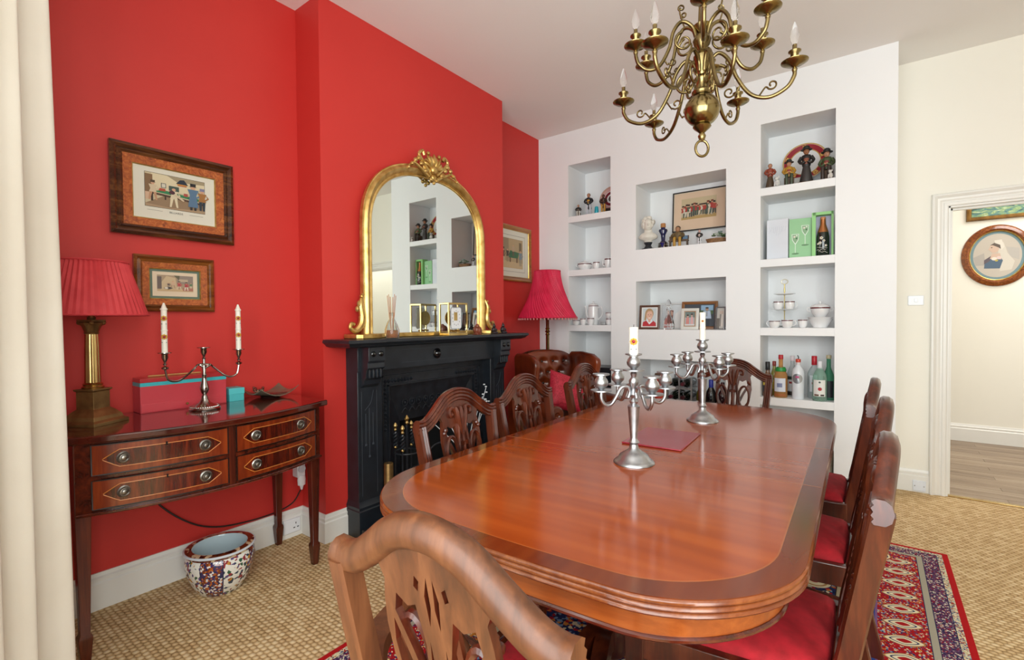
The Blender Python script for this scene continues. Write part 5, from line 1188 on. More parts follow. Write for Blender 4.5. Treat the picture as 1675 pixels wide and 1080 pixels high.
candle('short white candle with a yellow and red flower in the nearer table candelabrum', (2.045, 1.540, TZ+0.350), 0.095, 0.0145, [(0.048, rad(-68), 0.0088)], False)
candle('white candle with small red motif in the farther table candelabrum', (2.045, 2.335, TZ+0.365), 0.135, 0.0130, [(0.095, rad(-72), 0.0040)], False)
pm = M().box((-0.110, -0.150, 0), (0.110, 0.150, 0.006)).obj('place_mat', plain('#8f1f2e', 0.3, coat=0.2), bevel=0.002)
pm.location = (2.012, 1.902, TZ+0.0006); pm.rotation_euler = (0, 0, rad(3)); tag(pm, 'red rectangular place mat lying on the table between the candelabra', 'place mat')

# ------------------------------------------------------------------ things in the niches
def fig(name, label, loc, h, coat, legs, hat=None, hair='#5a4638', skin='#c08a6c', pose='stand', rz=0.0, base='#6b4f35', skirt=False, hatk='bowler', vest=None, cat='figurine', group='painted figurines in the niches'):
    t = thing(name, label, cat, loc, rz, group); k = h
    M().box((-0.20*k, -0.17*k, 0), (0.20*k, 0.15*k, 0.045*k)).obj('base', noisy('fig_base', base, '#8a6a45', 30, 0.5), t, bevel=0.004)
    z0 = 0.045*k; sit = pose == 'sit'; m = M()
    if skirt:
        m.lathe([(0.15*k, z0), (0.16*k, z0+0.05*k), (0.11*k, z0+0.30*k), (0.08*k, z0+0.46*k)], 16, sy=0.85)
    elif sit:
        for sg in (-1, 1): m.tube(cr([(sg*0.06*k, 0.02*k, z0+0.30*k), (sg*0.075*k, -0.13*k, z0+0.31*k), (sg*0.07*k, -0.14*k, z0+0.10*k), (sg*0.07*k, -0.13*k, z0)], 5), [0.055*k]*6+[0.042*k]*10, 8); 
    else:
        for sg in (-1, 1): m.tube([(sg*0.055*k, 0, z0+0.46*k), (sg*0.065*k, -0.01*k, z0+0.2*k), (sg*0.07*k, -0.01*k, z0)], [0.06*k, 0.05*k, 0.04*k], 8)
        for sg in (-1, 1): m.ball((sg*0.07*k, -0.04*k, z0+0.018*k), (0.035*k, 0.065*k, 0.022*k), 8, 5)
    m.obj('trousers' if not skirt else 'skirt', plain(legs, 0.45), t, smooth=60)
    if sit: M().box((-0.14*k, -0.04*k, z0), (0.14*k, 0.12*k, z0+0.26*k)).obj('seat', plain('#4f3722', 0.5), t, bevel=0.003)
    zt = z0+(0.28*k if sit else 0.42*k); tl_ = 0.34*k; m = M()
    m.lathe([(0.085*k, zt), (0.105*k, zt+0.06*k), (0.10*k, zt+0.16*k), (0.125*k, zt+0.27*k), (0.10*k, zt+tl_-0.02*k), (0.04*k, zt+tl_)], 16, sy=0.75)
    if not sit and not skirt: m.lathe([(0.125*k, zt-0.16*k), (0.10*k, zt+0.05*k)], 16, (0, 0.02*k, 0), sy=0.6)
    for sg in (-1, 1): m.tube(cr([(sg*0.115*k, 0, zt+0.28*k), (sg*0.165*k, -0.02*k, zt+0.17*k), (sg*0.11*k, -0.10*k, zt+0.09*k), (sg*0.03*k, -0.12*k, zt+0.13*k)], 5), [0.045*k]*6+[0.036*k]*10, 8)
    b = m.obj('coat', plain(coat, 0.45), t, smooth=60)
    if vest: M().ball((0, -0.065*k, zt+0.17*k), (0.062*k, 0.025*k, 0.12*k), 12, 8).obj('waistcoat', plain(vest, 0.45), t)
    m = M()
    for sg in (-1, 1): m.ball((sg*0.025*k, -0.125*k, zt+0.135*k), 0.028*k, 8, 6)
    m.obj('hands', plain(skin, 0.5), t)
    zh = zt+tl_+0.075*k; m = M(); m.ball((0, -0.01*k, zh), (0.068*k, 0.072*k, 0.088*k), 14, 10); m.ball((0, -0.082*k, zh-0.01*k), (0.014*k, 0.016*k, 0.018*k), 6, 5); m.lathe([(0.035*k, zt+tl_-0.03*k), (0.035*k, zt+tl_+0.02*k)], 8); hd = m.obj('head', plain(skin, 0.5), t, smooth=60)
    m = M()
    for sg in (-1, 1): m.ball((sg*0.027*k, -0.072*k, zh+0.015*k), 0.009*k, 6, 4)
    m.cbox((0, -0.078*k, zh-0.045*k), (0.035*k, 0.008*k, 0.008*k)); m.obj('face_paint', plain('#3a231c', 0.5), hd)
    M().ball((0, 0.018*k, zh+0.022*k), (0.078*k, 0.074*k, 0.085*k), 12, 8).obj('hair', plain(hair, 0.6), hd)
    if hat:
        if hatk == 'bowler': M().lathe([(0.14*k, zh+0.045*k), (0.14*k, zh+0.058*k), (0.088*k, zh+0.062*k), (0.085*k, zh+0.12*k), (0.05*k, zh+0.155*k), (0.002*k, zh+0.16*k)], 18, (0, -0.005*k, 0)).obj('hat', plain(hat, 0.5), hd)
        else: M().lathe([(0.10*k, zh+0.05*k), (0.085*k, zh+0.065*k), (0.09*k, zh+0.19*k), (0.002*k, zh+0.19*k)], 16).obj('hat', plain(hat, 0.5), hd)
    return t
def plate(label, loc, r, mats, tilt=rad(-12)):
    t = thing('display_plate', label, 'plate', loc); t.rotation_euler = (tilt, 0, 0)
    M().lathe([(0.001, -0.001), (r*0.62, -0.001), (r*0.70, -0.005), (r, -0.016), (r, -0.013), (r*0.68, 0.0), (r*0.5, 0.003), (0.001, 0.003)], 48, (0, 0, r), 'y', cap=False).obj('plate_body', PORC, t, smooth=50)
    for k, (a, b, c) in enumerate(mats):
        ya = lambda q: -0.0012-0.0152*max(0.0, (q/r-0.62)/0.38)
        M().lathe([(max(a*r, 0.0005), ya(a*r)-0.0012), (b*r, ya(b*r)-0.0012), (b*r, ya(b*r)+0.0006), (max(a*r, 0.0005), ya(a*r)+0.0006), (max(a*r, 0.0005), ya(a*r)-0.0012)], 48, (0, 0, r), 'y', cap=False).obj('painted_band', plain(c, 0.25), t, smooth=50)
    return t
N1 = XC[1]; ZL1, ZL2, ZL3 = 2.2135, 1.7035, 1.1805; ZR1, ZR2, ZR3, ZR4 = 2.2055, 1.6725, 1.1605, 0.6385
# left column, top shelf
fig('figurine', 'small seated old woman figurine with white apron in the left niche top shelf', (0.395, 4.165, ZL1), 0.150, '#2a2320', '#cfcac0', hair='#cfc6bd', pose='sit', rz=rad(25), skin='#b98a70')
fig('figurine', 'standing figurine in yellow waistcoat and pale trousers in the left niche top shelf', (0.495, 4.185, ZL1), 0.225, '#1f2126', '#c3c6cf', vest='#c2922a', hair='#6d5a4c', rz=rad(15))
fig('figurine', 'standing figurine in mustard trousers and brown coat in the left niche top shelf', (0.655, 4.17, ZL1), 0.185, '#3a2419', '#b8862a', hair='#2a1d18', rz=rad(10), skin='#6a4030')
fig('figurine', 'dark brown figurine at the right end of the left niche top shelf', (0.722, 4.265, ZL1), 0.235, '#3a2a20', '#2c211b', hat='#1d1814', rz=rad(5))
tag(M().lathe([(0.018, 0), (0.020, 0.01), (0.017, 0.06), (0.012, 0.066), (0.001, 0.068)], 16).obj('turquoise_pot', plain('#1b9db0', 0.3)), 'small turquoise pot beside the mustard-trousered figurine', 'pot').location = (0.610, 4.12, ZL1)
pl1 = plate('pink and maroon patterned plate standing in the left niche', (0.640, 4.355, ZL1+0.07), 0.120, [(0.86, 0.99, '#c9a08f'), (0.66, 0.86, '#d8a9a4'), (0.40, 0.62, '#7c1427'), (0.20, 0.26, '#31241f'), (0.0, 0.09, '#7c8a6a')])
M().box((-0.05, -0.05, -0.07), (0.05, 0.0, 0.004)).obj('plate_stand', plain('#3a2a1e', 0.5), pl1, bevel=0.002)
# crockery
def cupm(name, label, loc, r, h, rz=0.0, handle=True, band=True, group='white and maroon china', prof=None, cat='cup'):
    t = thing(name, label, cat, loc, rz, group)
    pf = prof or [(r*0.62, 0), (r*0.66, h*0.03), (r*0.82, h*0.15), (r*0.98, h*0.5), (r, h)]
    M().lathe(pf+[(pf[-1][0]*0.94, h), (pf[-2][0]*0.92, h*0.5), (0.001, h*0.12)], 24, cap=False).lathe([(0.001, 0), (pf[0][0], 0)], 24, cap=False).obj('bowl', PORC, t, smooth=50)
    if band: M().lathe([(pf[-1][0]*1.012, h*0.86), (pf[-1][0]*1.015, h*0.97), (pf[-1][0]*0.99, h*0.97), (pf[-1][0]*0.99, h*0.86), (pf[-1][0]*1.012, h*0.86)], 24, cap=False).obj('maroon_band', MAROON, t)
    if handle: M().tube(cr([(r*0.95, 0, h*0.85), (r*1.35, 0, h*0.88), (r*1.5, 0, h*0.6), (r*1.25, 0, h*0.3), (r*0.9, 0, h*0.25)], 5), r*0.09, 6).obj('handle', PORC, t)
    return t
def tureen(label, loc, r, h, rz=0.0):
    t = thing('tureen', label, 'tureen', loc, rz)
    M().lathe([(r*0.55, 0), (r*0.58, h*0.05), (r*0.9, h*0.30), (r, h*0.62), (r*0.98, h*0.66)], 32).obj('bowl', PORC, t, smooth=50)
    M().lathe([(r*1.0, h*0.54), (r*1.015, h*0.62), (r*0.98, h*0.62), (r*0.98, h*0.54), (r*1.0, h*0.54)], 32, cap=False).obj('maroon_band', MAROON, t)
    l = M().lathe([(r*1.0, h*0.66), (r*0.9, h*0.72), (r*0.5, h*0.83), (r*0.1, h*0.86)], 32).obj('lid', PORC, t, smooth=50)
    M().lathe([(r*0.08, h*0.85), (r*0.14, h*0.92), (r*0.10, h*1.0), (0.001, h*1.01)], 14).obj('lid_knob', PORC, l)
    for sg in (-1, 1): M().tube(cr([(sg*r*0.95, 0, h*0.60), (sg*r*1.25, 0, h*0.62), (sg*r*1.28, 0, h*0.42), (sg*r*0.93, 0, h*0.36)], 5), r*0.06, 6).obj('handle', PORC, t)
    return t
tureen('white lidded tureen with maroon band on the left niche middle shelf', (0.455, 4.18, ZL2), 0.070, 0.098)
cupm('teacup', 'white maroon-banded cup next to the tureen on the left niche middle shelf', (0.592, 4.15, ZL2), 0.030, 0.066, rad(160))
cupm('teacup', 'white cup half hidden at the back of the left niche middle shelf', (0.640, 4.25, ZL2), 0.028, 0.055, rad(30))
st = cupm('teacup', 'taller white maroon-banded cup at the right of the left niche middle shelf', (0.705, 4.17, ZL2), 0.036, 0.092, rad(200))
# coffee pot and cups
cp_ = thing('coffee_pot', 'tall white coffee pot with maroon band on the left niche lower shelf', 'coffee pot', (0.520, 4.225, ZL3))
M().lathe([(0.038, 0), (0.045, 0.01), (0.052, 0.08), (0.050, 0.16), (0.047, 0.185)], 28).obj('body', PORC, cp_, smooth=50)
M().lathe([(0.0475, 0.172), (0.0482, 0.183), (0.046, 0.183), (0.046, 0.172), (0.0475, 0.172)], 28, cap=False).obj('maroon_band', MAROON, cp_)
l = M().lathe([(0.047, 0.186), (0.040, 0.198), (0.012, 0.206), (0.008, 0.210), (0.011, 0.222), (0.001, 0.226)], 24).obj('lid', PORC, cp_, smooth=50)
M().tube(cr([(0.045, 0, 0.16), (0.085, 0, 0.165), (0.092, 0, 0.10), (0.05, 0, 0.05)], 6), 0.005, 7).obj('handle', PORC, cp_)
M().tube(cr([(-0.048, 0, 0.06), (-0.072, 0, 0.10), (-0.078, 0, 0.16), (-0.09, 0, 0.18)], 6), [0.013]*6+[0.009]*13, 8).obj('spout', PORC, cp_)
cupm('sugar_bowl', 'low white maroon-banded bowl at the left of the left niche lower shelf', (0.385, 4.13, ZL3), 0.036, 0.046, handle=False, cat='bowl')
cupm('teacup', 'white maroon-banded cup between the low bowl and the cream jug', (0.462, 4.13, ZL3), 0.029, 0.062, rad(80))
cupm('cream_jug', 'white maroon-banded cream jug before the coffee pot', (0.540, 4.13, ZL3), 0.032, 0.066, rad(190), cat='jug')
for k in range(5):
    o = M().lathe([(0.03, 0), (0.034, 0.002), (0.058, 0.006), (0.058, 0.008), (0.03, 0.005)], 28).obj('saucer', PORC); o.location = (0.625, 4.255, ZL3+0.0062*k+0.0002); tag(o, ('bottom', 'second', 'middle', 'fourth', 'top')[k]+' white saucer of the small stack beside the cream jug', 'saucer', 'saucers on the left niche lower shelf')
cupm('teacup', 'lower white maroon-banded cup of the stacked pair by the niche edge', (0.722, 4.15, ZL3), 0.034, 0.060, rad(110))
cupm('teacup', 'upper white maroon-banded cup of the stacked pair by the niche edge', (0.722, 4.15, ZL3+0.0602), 0.034, 0.056, rad(150))
# hi-fi
hf = thing('hifi_amplifier', 'black hi-fi amplifier on the lowest visible left niche shelf', 'hi-fi', (0.555, 4.24, 0.6005))
M().box((-0.205, -0.13, 0.01), (0.205, 0.14, 0.125)).obj('case', plain('#16181c', 0.35), hf, bevel=0.003)
M().box((-0.205, -0.136, 0.012), (0.205, -0.129, 0.123)).obj('front_panel', plain('#1d2026', 0.25), hf)
M().box((0.02, -0.138, 0.07), (0.15, -0.135, 0.10)).obj('display', plain('#2c3a44', 0.15), hf)
for x in (-0.12, -0.06, 0.175): M().lathe([(0.014, 0), (0.013, 0.016)], 18, (x, -0.152, 0.055), 'y').obj('dial', plain('#30343b', 0.3, 0.5), hf)
for x in (-0.17, 0.17): M().cbox((x, -0.08, 0.005), (0.03, 0.03, 0.01)).obj('foot', BLACK, hf)
hf2 = thing('cd_player', 'slim dark player lying on top of the hi-fi amplifier', 'hi-fi', (0.555, 4.235, 0.7258))
M().box((-0.205, -0.13, 0.008), (0.205, 0.13, 0.062)).obj('case', plain('#232529', 0.3), hf2, bevel=0.003)
M().box((-0.205, -0.134, 0.012), (0.205, -0.13, 0.058)).obj('front_panel', plain('#2a2c31', 0.2), hf2)
M().box((-0.10, -0.136, 0.030), (0.03, -0.133, 0.044)).obj('disc_tray', plain('#3b3e44', 0.3), hf2)
for x in (-0.17, 0.17): M().cbox((x, -0.08, 0.004), (0.03, 0.03, 0.008)).obj('foot', BLACK, hf2)

# middle upper niche
ZM1, ZM2, ZM3 = 1.8365, 1.1425, 0.4105
bu = thing('white_bust', 'white composer bust on a black socle in the middle upper niche', 'bust', (1.098, 4.135, ZM1), rad(20))
M().lathe([(0.055, 0), (0.055, 0.008), (0.035, 0.014), (0.024, 0.035), (0.034, 0.055), (0.036, 0.062)], 24).obj('socle', plain('#20262e', 0.3), bu, smooth=45)
WB = noisy('plaster', '#d9d5c9', '#e6e2d8', 30, 0.6, bump=0.1, bs=80)
m = M(); m.lathe([(0.03, 0.06), (0.034, 0.078), (0.075, 0.095), (0.082, 0.112), (0.062, 0.135), (0.036, 0.150), (0.032, 0.175)], 24, sy=0.65); m.ball((0, -0.008, 0.215), (0.040, 0.046, 0.055), 18, 12); m.ball((0, -0.054, 0.212), (0.008, 0.012, 0.014), 8, 6); m.cbox((0, -0.048, 0.192), (0.022, 0.01, 0.006))
for sg in (-1, 1): m.ball((sg*0.017, -0.044, 0.226), (0.012, 0.008, 0.006), 8, 5)
m.obj('figure', WB, bu, smooth=60)
m = M(); rnd = random.Random(5)
for k in range(34):
    a = rnd.uniform(0.15*pi, 0.85*pi)*1.0+rnd.choice((0, 0)); th = rnd.uniform(-0.6, 1.4); r = 0.046
    a = rnd.uniform(-0.25*pi, 1.25*pi); m.ball((r*cos(a)*cos(th), 0.006+r*sin(a)*cos(th)*0.9, 0.225+0.052*sin(th)), (0.016, 0.016, 0.020), 7, 5)
m.obj('curled_hair', WB, bu, smooth=60)
bv = thing('blue_decanter', 'dark cobalt blue glass decanter with cork stopper beside the bust', 'decanter', (1.195, 4.235, ZM1+0.0605))
M().lathe([(0.026, 0), (0.030, 0.006), (0.016, 0.02), (0.020, 0.07), (0.038, 0.105), (0.034, 0.118), (0.020, 0.122), (0.018, 0.135)], 24).obj('body', plain('#10154a', 0.06, coat=0.6), bv, smooth=50)
M().lathe([(0.017, 0.133), (0.022, 0.137), (0.021, 0.168), (0.018, 0.171)], 18).obj('cork_stopper', noisy('cork', '#a8703f', '#c08a58', 60, 0.8), bv)
bs = thing('silver_stand', 'low round metal stand below the blue decanter', 'stand', (1.195, 4.235, ZM1))
M().lathe([(0.062, 0), (0.064, 0.008), (0.05, 0.012), (0.042, 0.030), (0.048, 0.034)], 24).obj('lower_tier', SILVERB, bs, smooth=45)
M().lathe([(0.046, 0.0345), (0.040, 0.045), (0.044, 0.058), (0.038, 0.060)], 24).obj('upper_tier', SILVERB, bs, smooth=45)
bc = thing('blue_cup', 'tiny cobalt blue glass cup in front of the decanter', 'cup', (1.222, 4.135, ZM1))
M().lathe([(0.016, 0), (0.017, 0.003), (0.006, 0.010), (0.008, 0.020), (0.020, 0.050), (0.018, 0.050), (0.001, 0.022)], 18, cap=False).lathe([(0.001, 0), (0.016, 0)], 18, cap=False).obj('bowl', plain('#1a1a66', 0.06, coat=0.6), bc, smooth=50)
M().tube([(0.0195*cos(a), 0.0195*sin(a), 0.050) for a in [2*pi*i/18 for i in range(18)]], 0.0012, 5, True).obj('gilt_rim', GILT, bc)
mp = picture('framed_print', 'dark thin-framed print of red-coated soldiers in the middle upper niche', (1.455, 4.395, 2.20), 0, 0.435, 0.335, 0.01, 0.0, 0, mats=(plain('#2c2421', 0.3), None), tilt=rad(-4), prof=[(0, 0), (0, 0.012), (0.003, 0.016), (0.009, 0.014), (0.010, 0)])
M().box((-0.214, -0.0072, -0.164), (0.214, -0.006, 0.164)).obj('pink_mount', plain('#dfc4a8', 0.7), mp)
S = [('#cdb489', rect(0, 0, 1, 1)), ('#c9b894', rect(0, 0.45, 1, 1)), ('#b89a62', [(0, 0), (1, 0), (1, 0.15), (0, 0.12)])]
rnd = random.Random(9)
for i in range(17): S += man(0.05+0.056*i, 0.08+0.10*rnd.random(), 0.46+0.16*rnd.random(), rnd.choice(('#a83a30', '#b0453a', '#a33a35', '#4f5f4a', '#cfc6b4')), rnd.choice(('#4a5a52', '#c9bda5', '#55504a', '#d8d0c0')), rnd.choice(('#2c2420', '#7a3a2a', '#35302c')), stride=0.03)
art('print', mp, S, -0.0076, 0.295, 0.185, -0.150, -0.075)
es = M().tube([(0, -0.012, -0.20), (0, 0.0, -0.330)], 0.008, 6).obj('easel_leg', plain('#2c2421', 0.5), mp)
mp.location.z = 2.178
bn = thing('bench_figurine', 'man on a bench with a blue book, figurine in the middle upper niche', 'figurine', (1.335, 4.20, ZM1), rad(8))
m = M(); m.box((-0.075, -0.02, 0.058), (0.085, 0.03, 0.068)); m.box((-0.075, 0.02, 0.075), (0.085, 0.03, 0.105)); bch = m.obj('bench', plain('#5c432a', 0.5), bn)
for x in (-0.065, 0.075): M().box((x-0.006, -0.015, 0), (x+0.006, 0.028, 0.058)).obj('bench_leg', plain('#4a3420', 0.5), bn)
m = M()
for sg in (-1, 1): m.tube(cr([(sg*0.018, 0.005, 0.080), (sg*0.022, -0.045, 0.078), (sg*0.022, -0.05, 0.03), (sg*0.022, -0.048, 0.004)], 5), 0.012, 8)
m.obj('trousers', plain('#b58a35', 0.5), bn, smooth=60)
m = M(); m.lathe([(0.030, 0.072), (0.034, 0.10), (0.036, 0.125), (0.012, 0.142)], 14, sy=0.7)
for sg in (-1, 1): m.tube(cr([(sg*0.034, 0, 0.125), (sg*0.048, -0.015, 0.10), (sg*0.02, -0.04, 0.092)], 5), 0.011, 7)
m.obj('jacket', noisy('tweed', '#4a3a26', '#7d6840', 60, 0.6), bn, smooth=60)
M().ball((0, -0.005, 0.158), (0.020, 0.021, 0.025), 12, 9).obj('head', plain('#a87a5a', 0.5), bn)
M().ball((0, 0.002, 0.168), (0.022, 0.023, 0.020), 12, 8).obj('cap', plain('#4a3a2a', 0.6), bn)
M().box((0.042, -0.018, 0.069), (0.080, 0.012, 0.098)).obj('blue_book', plain('#4a6a86', 0.5), bn)
cg = fig('figurine', 'small china figurine in pink and black with white skirt in the middle upper niche', (1.515, 4.19, ZM1), 0.135, '#2a2422', '#d9d9dc', hair='#c9a0a0', skin='#d8b0a4', rz=rad(5), base='#cfd0d2', vest='#d8c8c0')
bo = thing('flower_basket', 'basket-work dish of pale flowers at the right of the middle upper niche', 'flower arrangement', (1.655, 4.20, ZM1), rad(4))
M().lathe([(0.075, 0), (0.085, 0.03), (0.092, 0.045), (0.08, 0.045), (0.07, 0.02), (0.001, 0.02)], 28, sy=0.6, cap=False).lathe([(0.001, 0), (0.075, 0)], 28, sy=0.6, cap=False).obj('basket', noisy('wicker', '#6d4a2c', '#94704a', 80, 0.7), bo)
rnd = random.Random(11)
for k in range(12):
    a = k*2.4; r = 0.016*sqrt(k); c_ = rnd.choice(('#cdd5c8', '#b7c3b0', '#e0c9c6', '#8fa59c', '#5d7a55'))
    m = M(); p = Vector((0.02+r*cos(a)*1.2, r*sin(a)*0.7, 0.062+0.03*(1-r/0.06)+0.01*rnd.random()))
    for q in range(5): m.ball(p+Vector((0.010*cos(q*1.257), 0.010*sin(q*1.257), 0)), (0.009, 0.009, 0.006), 7, 5)
    m.obj('flower', plain(c_, 0.6), bo)

# photographs in the middle niche
def photo(label, loc, w, h, fw, fcol, shapes, rz=0.0, tilt=rad(-9), mount=None, metal=0.0, rough=0.35):
    t = thing('photo_frame', label, 'photo frame', loc); t.rotation_euler = (tilt, 0, rz)
    frm = frame_ring(w, h, [(0, 0), (0, 0.008), (fw*0.4, 0.013), (fw, 0.009), (fw, 0)]).obj('frame', plain(fcol, rough, metal), t, smooth=25); frm.location = (0, 0, h/2+fw)
    b = M().box((-w/2-fw*0.7, -0.004, -h/2-fw*0.7), (w/2+fw*0.7, 0.0, h/2+fw*0.7)).obj('backing', plain(mount or '#e8e6e2', 0.6), t); b.location = (0, 0, h/2+fw)
    art('photograph', t, shapes, -0.0045, w, h, -w/2, fw)
    sp = M().tube([(0, 0.003, h*0.75), (0, 0.055, 0.012)], 0.004, 6).obj('strut', BLACK, t)
    return t
girl = [('#c4ced2', rect(0.08, 0.05, 0.92, 0.95)), ('#ad8a5f', ell(0.48, 0.68, 0.26, 0.26, 18)), ('#ad8a5f', [(0.22, 0.68), (0.30, 0.68), (0.30, 0.35), (0.18, 0.35)]), ('#b5232e', [(0.08, 0.05), (0.92, 0.05), (0.90, 0.22), (0.70, 0.34), (0.30, 0.34), (0.10, 0.25)]), ('#dfe3e8', [(0.28, 0.36), (0.5, 0.14), (0.72, 0.30), (0.62, 0.38), (0.40, 0.40)]), ('#d7a98f', [(0.40, 0.42), (0.60, 0.42), (0.55, 0.25), (0.46, 0.25)]), ('#dcb09a', ell(0.50, 0.60, 0.20, 0.24, 18)), ('#b5926a', [(0.30, 0.70), (0.36, 0.86), (0.52, 0.90), (0.68, 0.84), (0.72, 0.70), (0.60, 0.80), (0.42, 0.80)]), ('#4a3a34', ell(0.42, 0.62, 0.03, 0.018, 8)), ('#4a3a34', ell(0.58, 0.62, 0.03, 0.018, 8)), ('#c98a7a', [(0.49, 0.60), (0.53, 0.53), (0.47, 0.53)]), ('#f0e6e0', [(0.41, 0.48), (0.60, 0.48), (0.55, 0.44), (0.46, 0.44)])]
photo('brown framed school portrait of a child in a red jumper in the middle niche', (1.112, 4.118, ZM2), 0.140, 0.176, 0.018, '#5a3a2c', girl, rad(6))
couple = [('#cfd3d6', rect(0, 0, 1, 1)), ('#7d4a42', [(0.2, 0.1), (0.55, 0.1), (0.6, 0.75), (0.25, 0.8)]), ('#c9a293', ell(0.45, 0.62, 0.13, 0.12)), ('#b06a62', [(0.35, 0.05), (0.6, 0.05), (0.55, 0.45)]), ('#e0dcda', [(0.6, 0), (1, 0), (1, 0.8), (0.7, 0.6)])]
photo('pale framed photograph partly hidden behind the child portrait', (1.250, 4.275, ZM2), 0.170, 0.200, 0.015, '#d8d8d8', couple, rad(4))
man1 = [('#3f4650', rect(0, 0, 1, 1)), ('#8fb0cc', rect(0.55, 0.55, 0.95, 0.95)), ('#4f6a45', rect(0.05, 0.55, 0.95, 0.72)), ('#2c333d', [(0.62, 0), (0.85, 0), (0.85, 0.45), (0.62, 0.45)]), ('#b9c8dc', [(0.58, 0.35), (0.90, 0.35), (0.86, 0.70), (0.64, 0.70)]), ('#b08a70', ell(0.75, 0.78, 0.055, 0.075)), ('#2c2420', ell(0.75, 0.83, 0.055, 0.035)), ('#8f959c', [(0.735, 0.7), (0.765, 0.7), (0.77, 0.45), (0.73, 0.45)])]
photo('large wooden framed photograph of a man in a pale shirt', (1.490, 4.262, ZM2), 0.245, 0.190, 0.024, '#8a5a32', man1, rad(2), mount='#20242b')
girls = [('#a9b4b8', rect(0, 0, 1, 1)), ('#6f7f7a', rect(0, 0.6, 1, 1)), ('#d08a82', [(0.1, 0.12), (0.42, 0.12), (0.42, 0.60), (0.12, 0.60)]), ('#c9a898', ell(0.27, 0.70, 0.10, 0.10)), ('#4a3a38', ell(0.27, 0.76, 0.11, 0.07)), ('#d9a8a8', [(0.55, 0.12), (0.85, 0.12), (0.80, 0.65), (0.58, 0.65)]), ('#c9a898', ell(0.67, 0.76, 0.10, 0.10)), ('#4a4240', ell(0.67, 0.83, 0.12, 0.07)), ('#d5d8da', rect(0, 0, 1, 0.12))]
ph = photo('small white framed photograph of two girls in front of the wooden frame', (1.445, 4.160, ZM2), 0.082, 0.118, 0.030, '#d9d9d2', girls, rad(3))
frame_ring(0.082, 0.118, [(-0.001, 0.013), (0.003, 0.0145), (0.006, 0.013)]).obj('inner_slip', plain('#b08a6a', 0.4), ph).location = (0, 0, 0.118/2+0.030)
gph = [('#b9b6b0', rect(0, 0, 1, 1)), ('#6f6a64', rect(0, 0, 0.4, 0.5)), ('#8a8580', [(0.35, 0.1), (0.6, 0.1), (0.6, 0.7), (0.4, 0.7)]), ('#d0c8c0', [(0.62, 0.1), (0.9, 0.1), (0.85, 0.7), (0.66, 0.7)]), ('#c2a898', ell(0.5, 0.78, 0.09, 0.09)), ('#c2a898', ell(0.76, 0.78, 0.09, 0.09))]
photo('silver framed photograph at the right end of the middle niche', (1.672, 4.225, ZM2), 0.080, 0.150, 0.014, '#8f9094', gph, rad(-14), metal=0.8, rough=0.25)
photo('narrow silver framed photograph in front at the right end of the middle niche', (1.690, 4.130, ZM2), 0.055, 0.165, 0.010, '#a5a6aa', gph, rad(-8), metal=0.8, rough=0.25)
dc = thing('crystal_decanter', 'tall cut crystal decanter with stopper before the photographs', 'decanter', (1.272, 4.150, ZM2))
GLD = plain('#ffffff', 0.03, trans=1.0, ior=1.3)
M().lathe([(0.040, 0), (0.046, 0.006), (0.050, 0.03), (0.042, 0.075), (0.020, 0.12), (0.015, 0.16), (0.020, 0.175)], 12).obj('body', GLD, dc, smooth=0)
M().lathe([(0.012, 0.165), (0.013, 0.182), (0.022, 0.195), (0.024, 0.215), (0.014, 0.240), (0.002, 0.258)], 10).obj('stopper', GLD, dc, smooth=0)
# lower middle niche
tn = thing('gift_tube', 'tall orange cylindrical tin in the lower middle niche', 'tin', (1.165, 4.225, ZM3))
M().lathe([(0.040, 0), (0.040, 0.30)], 28).obj('tube', noisy('orange_tin', '#b8701f', '#d08a35', 8, 0.4), tn); M().lathe([(0.041, 0.30), (0.041, 0.34), (0.036, 0.343)], 28).obj('lid', plain('#6d3f1d', 0.35), tn)
tn = thing('gift_tube', 'red cylindrical tin with dark cap in the lower middle niche', 'tin', (1.195, 4.135, ZM3))
M().lathe([(0.043, 0), (0.043, 0.315)], 28).obj('tube', plain('#b83a2a', 0.35), tn); M().lathe([(0.0435, 0.315), (0.0435, 0.335), (0.038, 0.337)], 28).obj('lid', plain('#3a2a26', 0.35), tn)
# wine rack with bottles lying down
wr = thing('wine_rack', 'metal and wood wine rack in the lower middle niche', 'wine rack', (1.365, 4.24, ZM3))
for x in (-0.10, 0.0, 0.10):
    for y in (-0.10, 0.10): M().box((x-0.006, y-0.006, 0), (x+0.006, y+0.006, 0.33)).obj('upright', SILVER, wr)
for z in (0.015, 0.125, 0.235):
    for y in (-0.10, 0.10): M().box((-0.106, y-0.009, z-0.006), (0.106, y-0.0065, z+0.006)).obj('rail', SILVER, wr)
WINE = plain('#11150f', 0.12, coat=0.5)
wbp = [(0.030, -0.13), (0.037, -0.125), (0.037, 0.05), (0.030, 0.085), (0.014, 0.11), (0.0135, 0.165)]
lab = ('bottom left', 'bottom right', 'middle left', 'middle right', 'top left', 'top right')
for i, (x, z) in enumerate([(a, b) for b in (0.0605, 0.1705, 0.2805) for a in (-0.05, 0.05)]):
    t = thing('wine_bottle', 'dark wine bottle lying in the %s slot of the wine rack' % lab[i], 'bottle', (1.365+x, 4.225, ZM3+z), 0, 'bottles in the wine rack')
    M().lathe([(r, -q) for r, q in reversed(wbp)], 20, (0, 0, 0), 'y').obj('glass', WINE, t, smooth=50)
    M().lathe([(0.0145, -0.172), (0.0155, -0.17), (0.015, -0.125)], 16, (0, 0, 0), 'y').obj('capsule', plain(('#3a0f18', '#16181d', '#501824')[i % 3], 0.3), t)
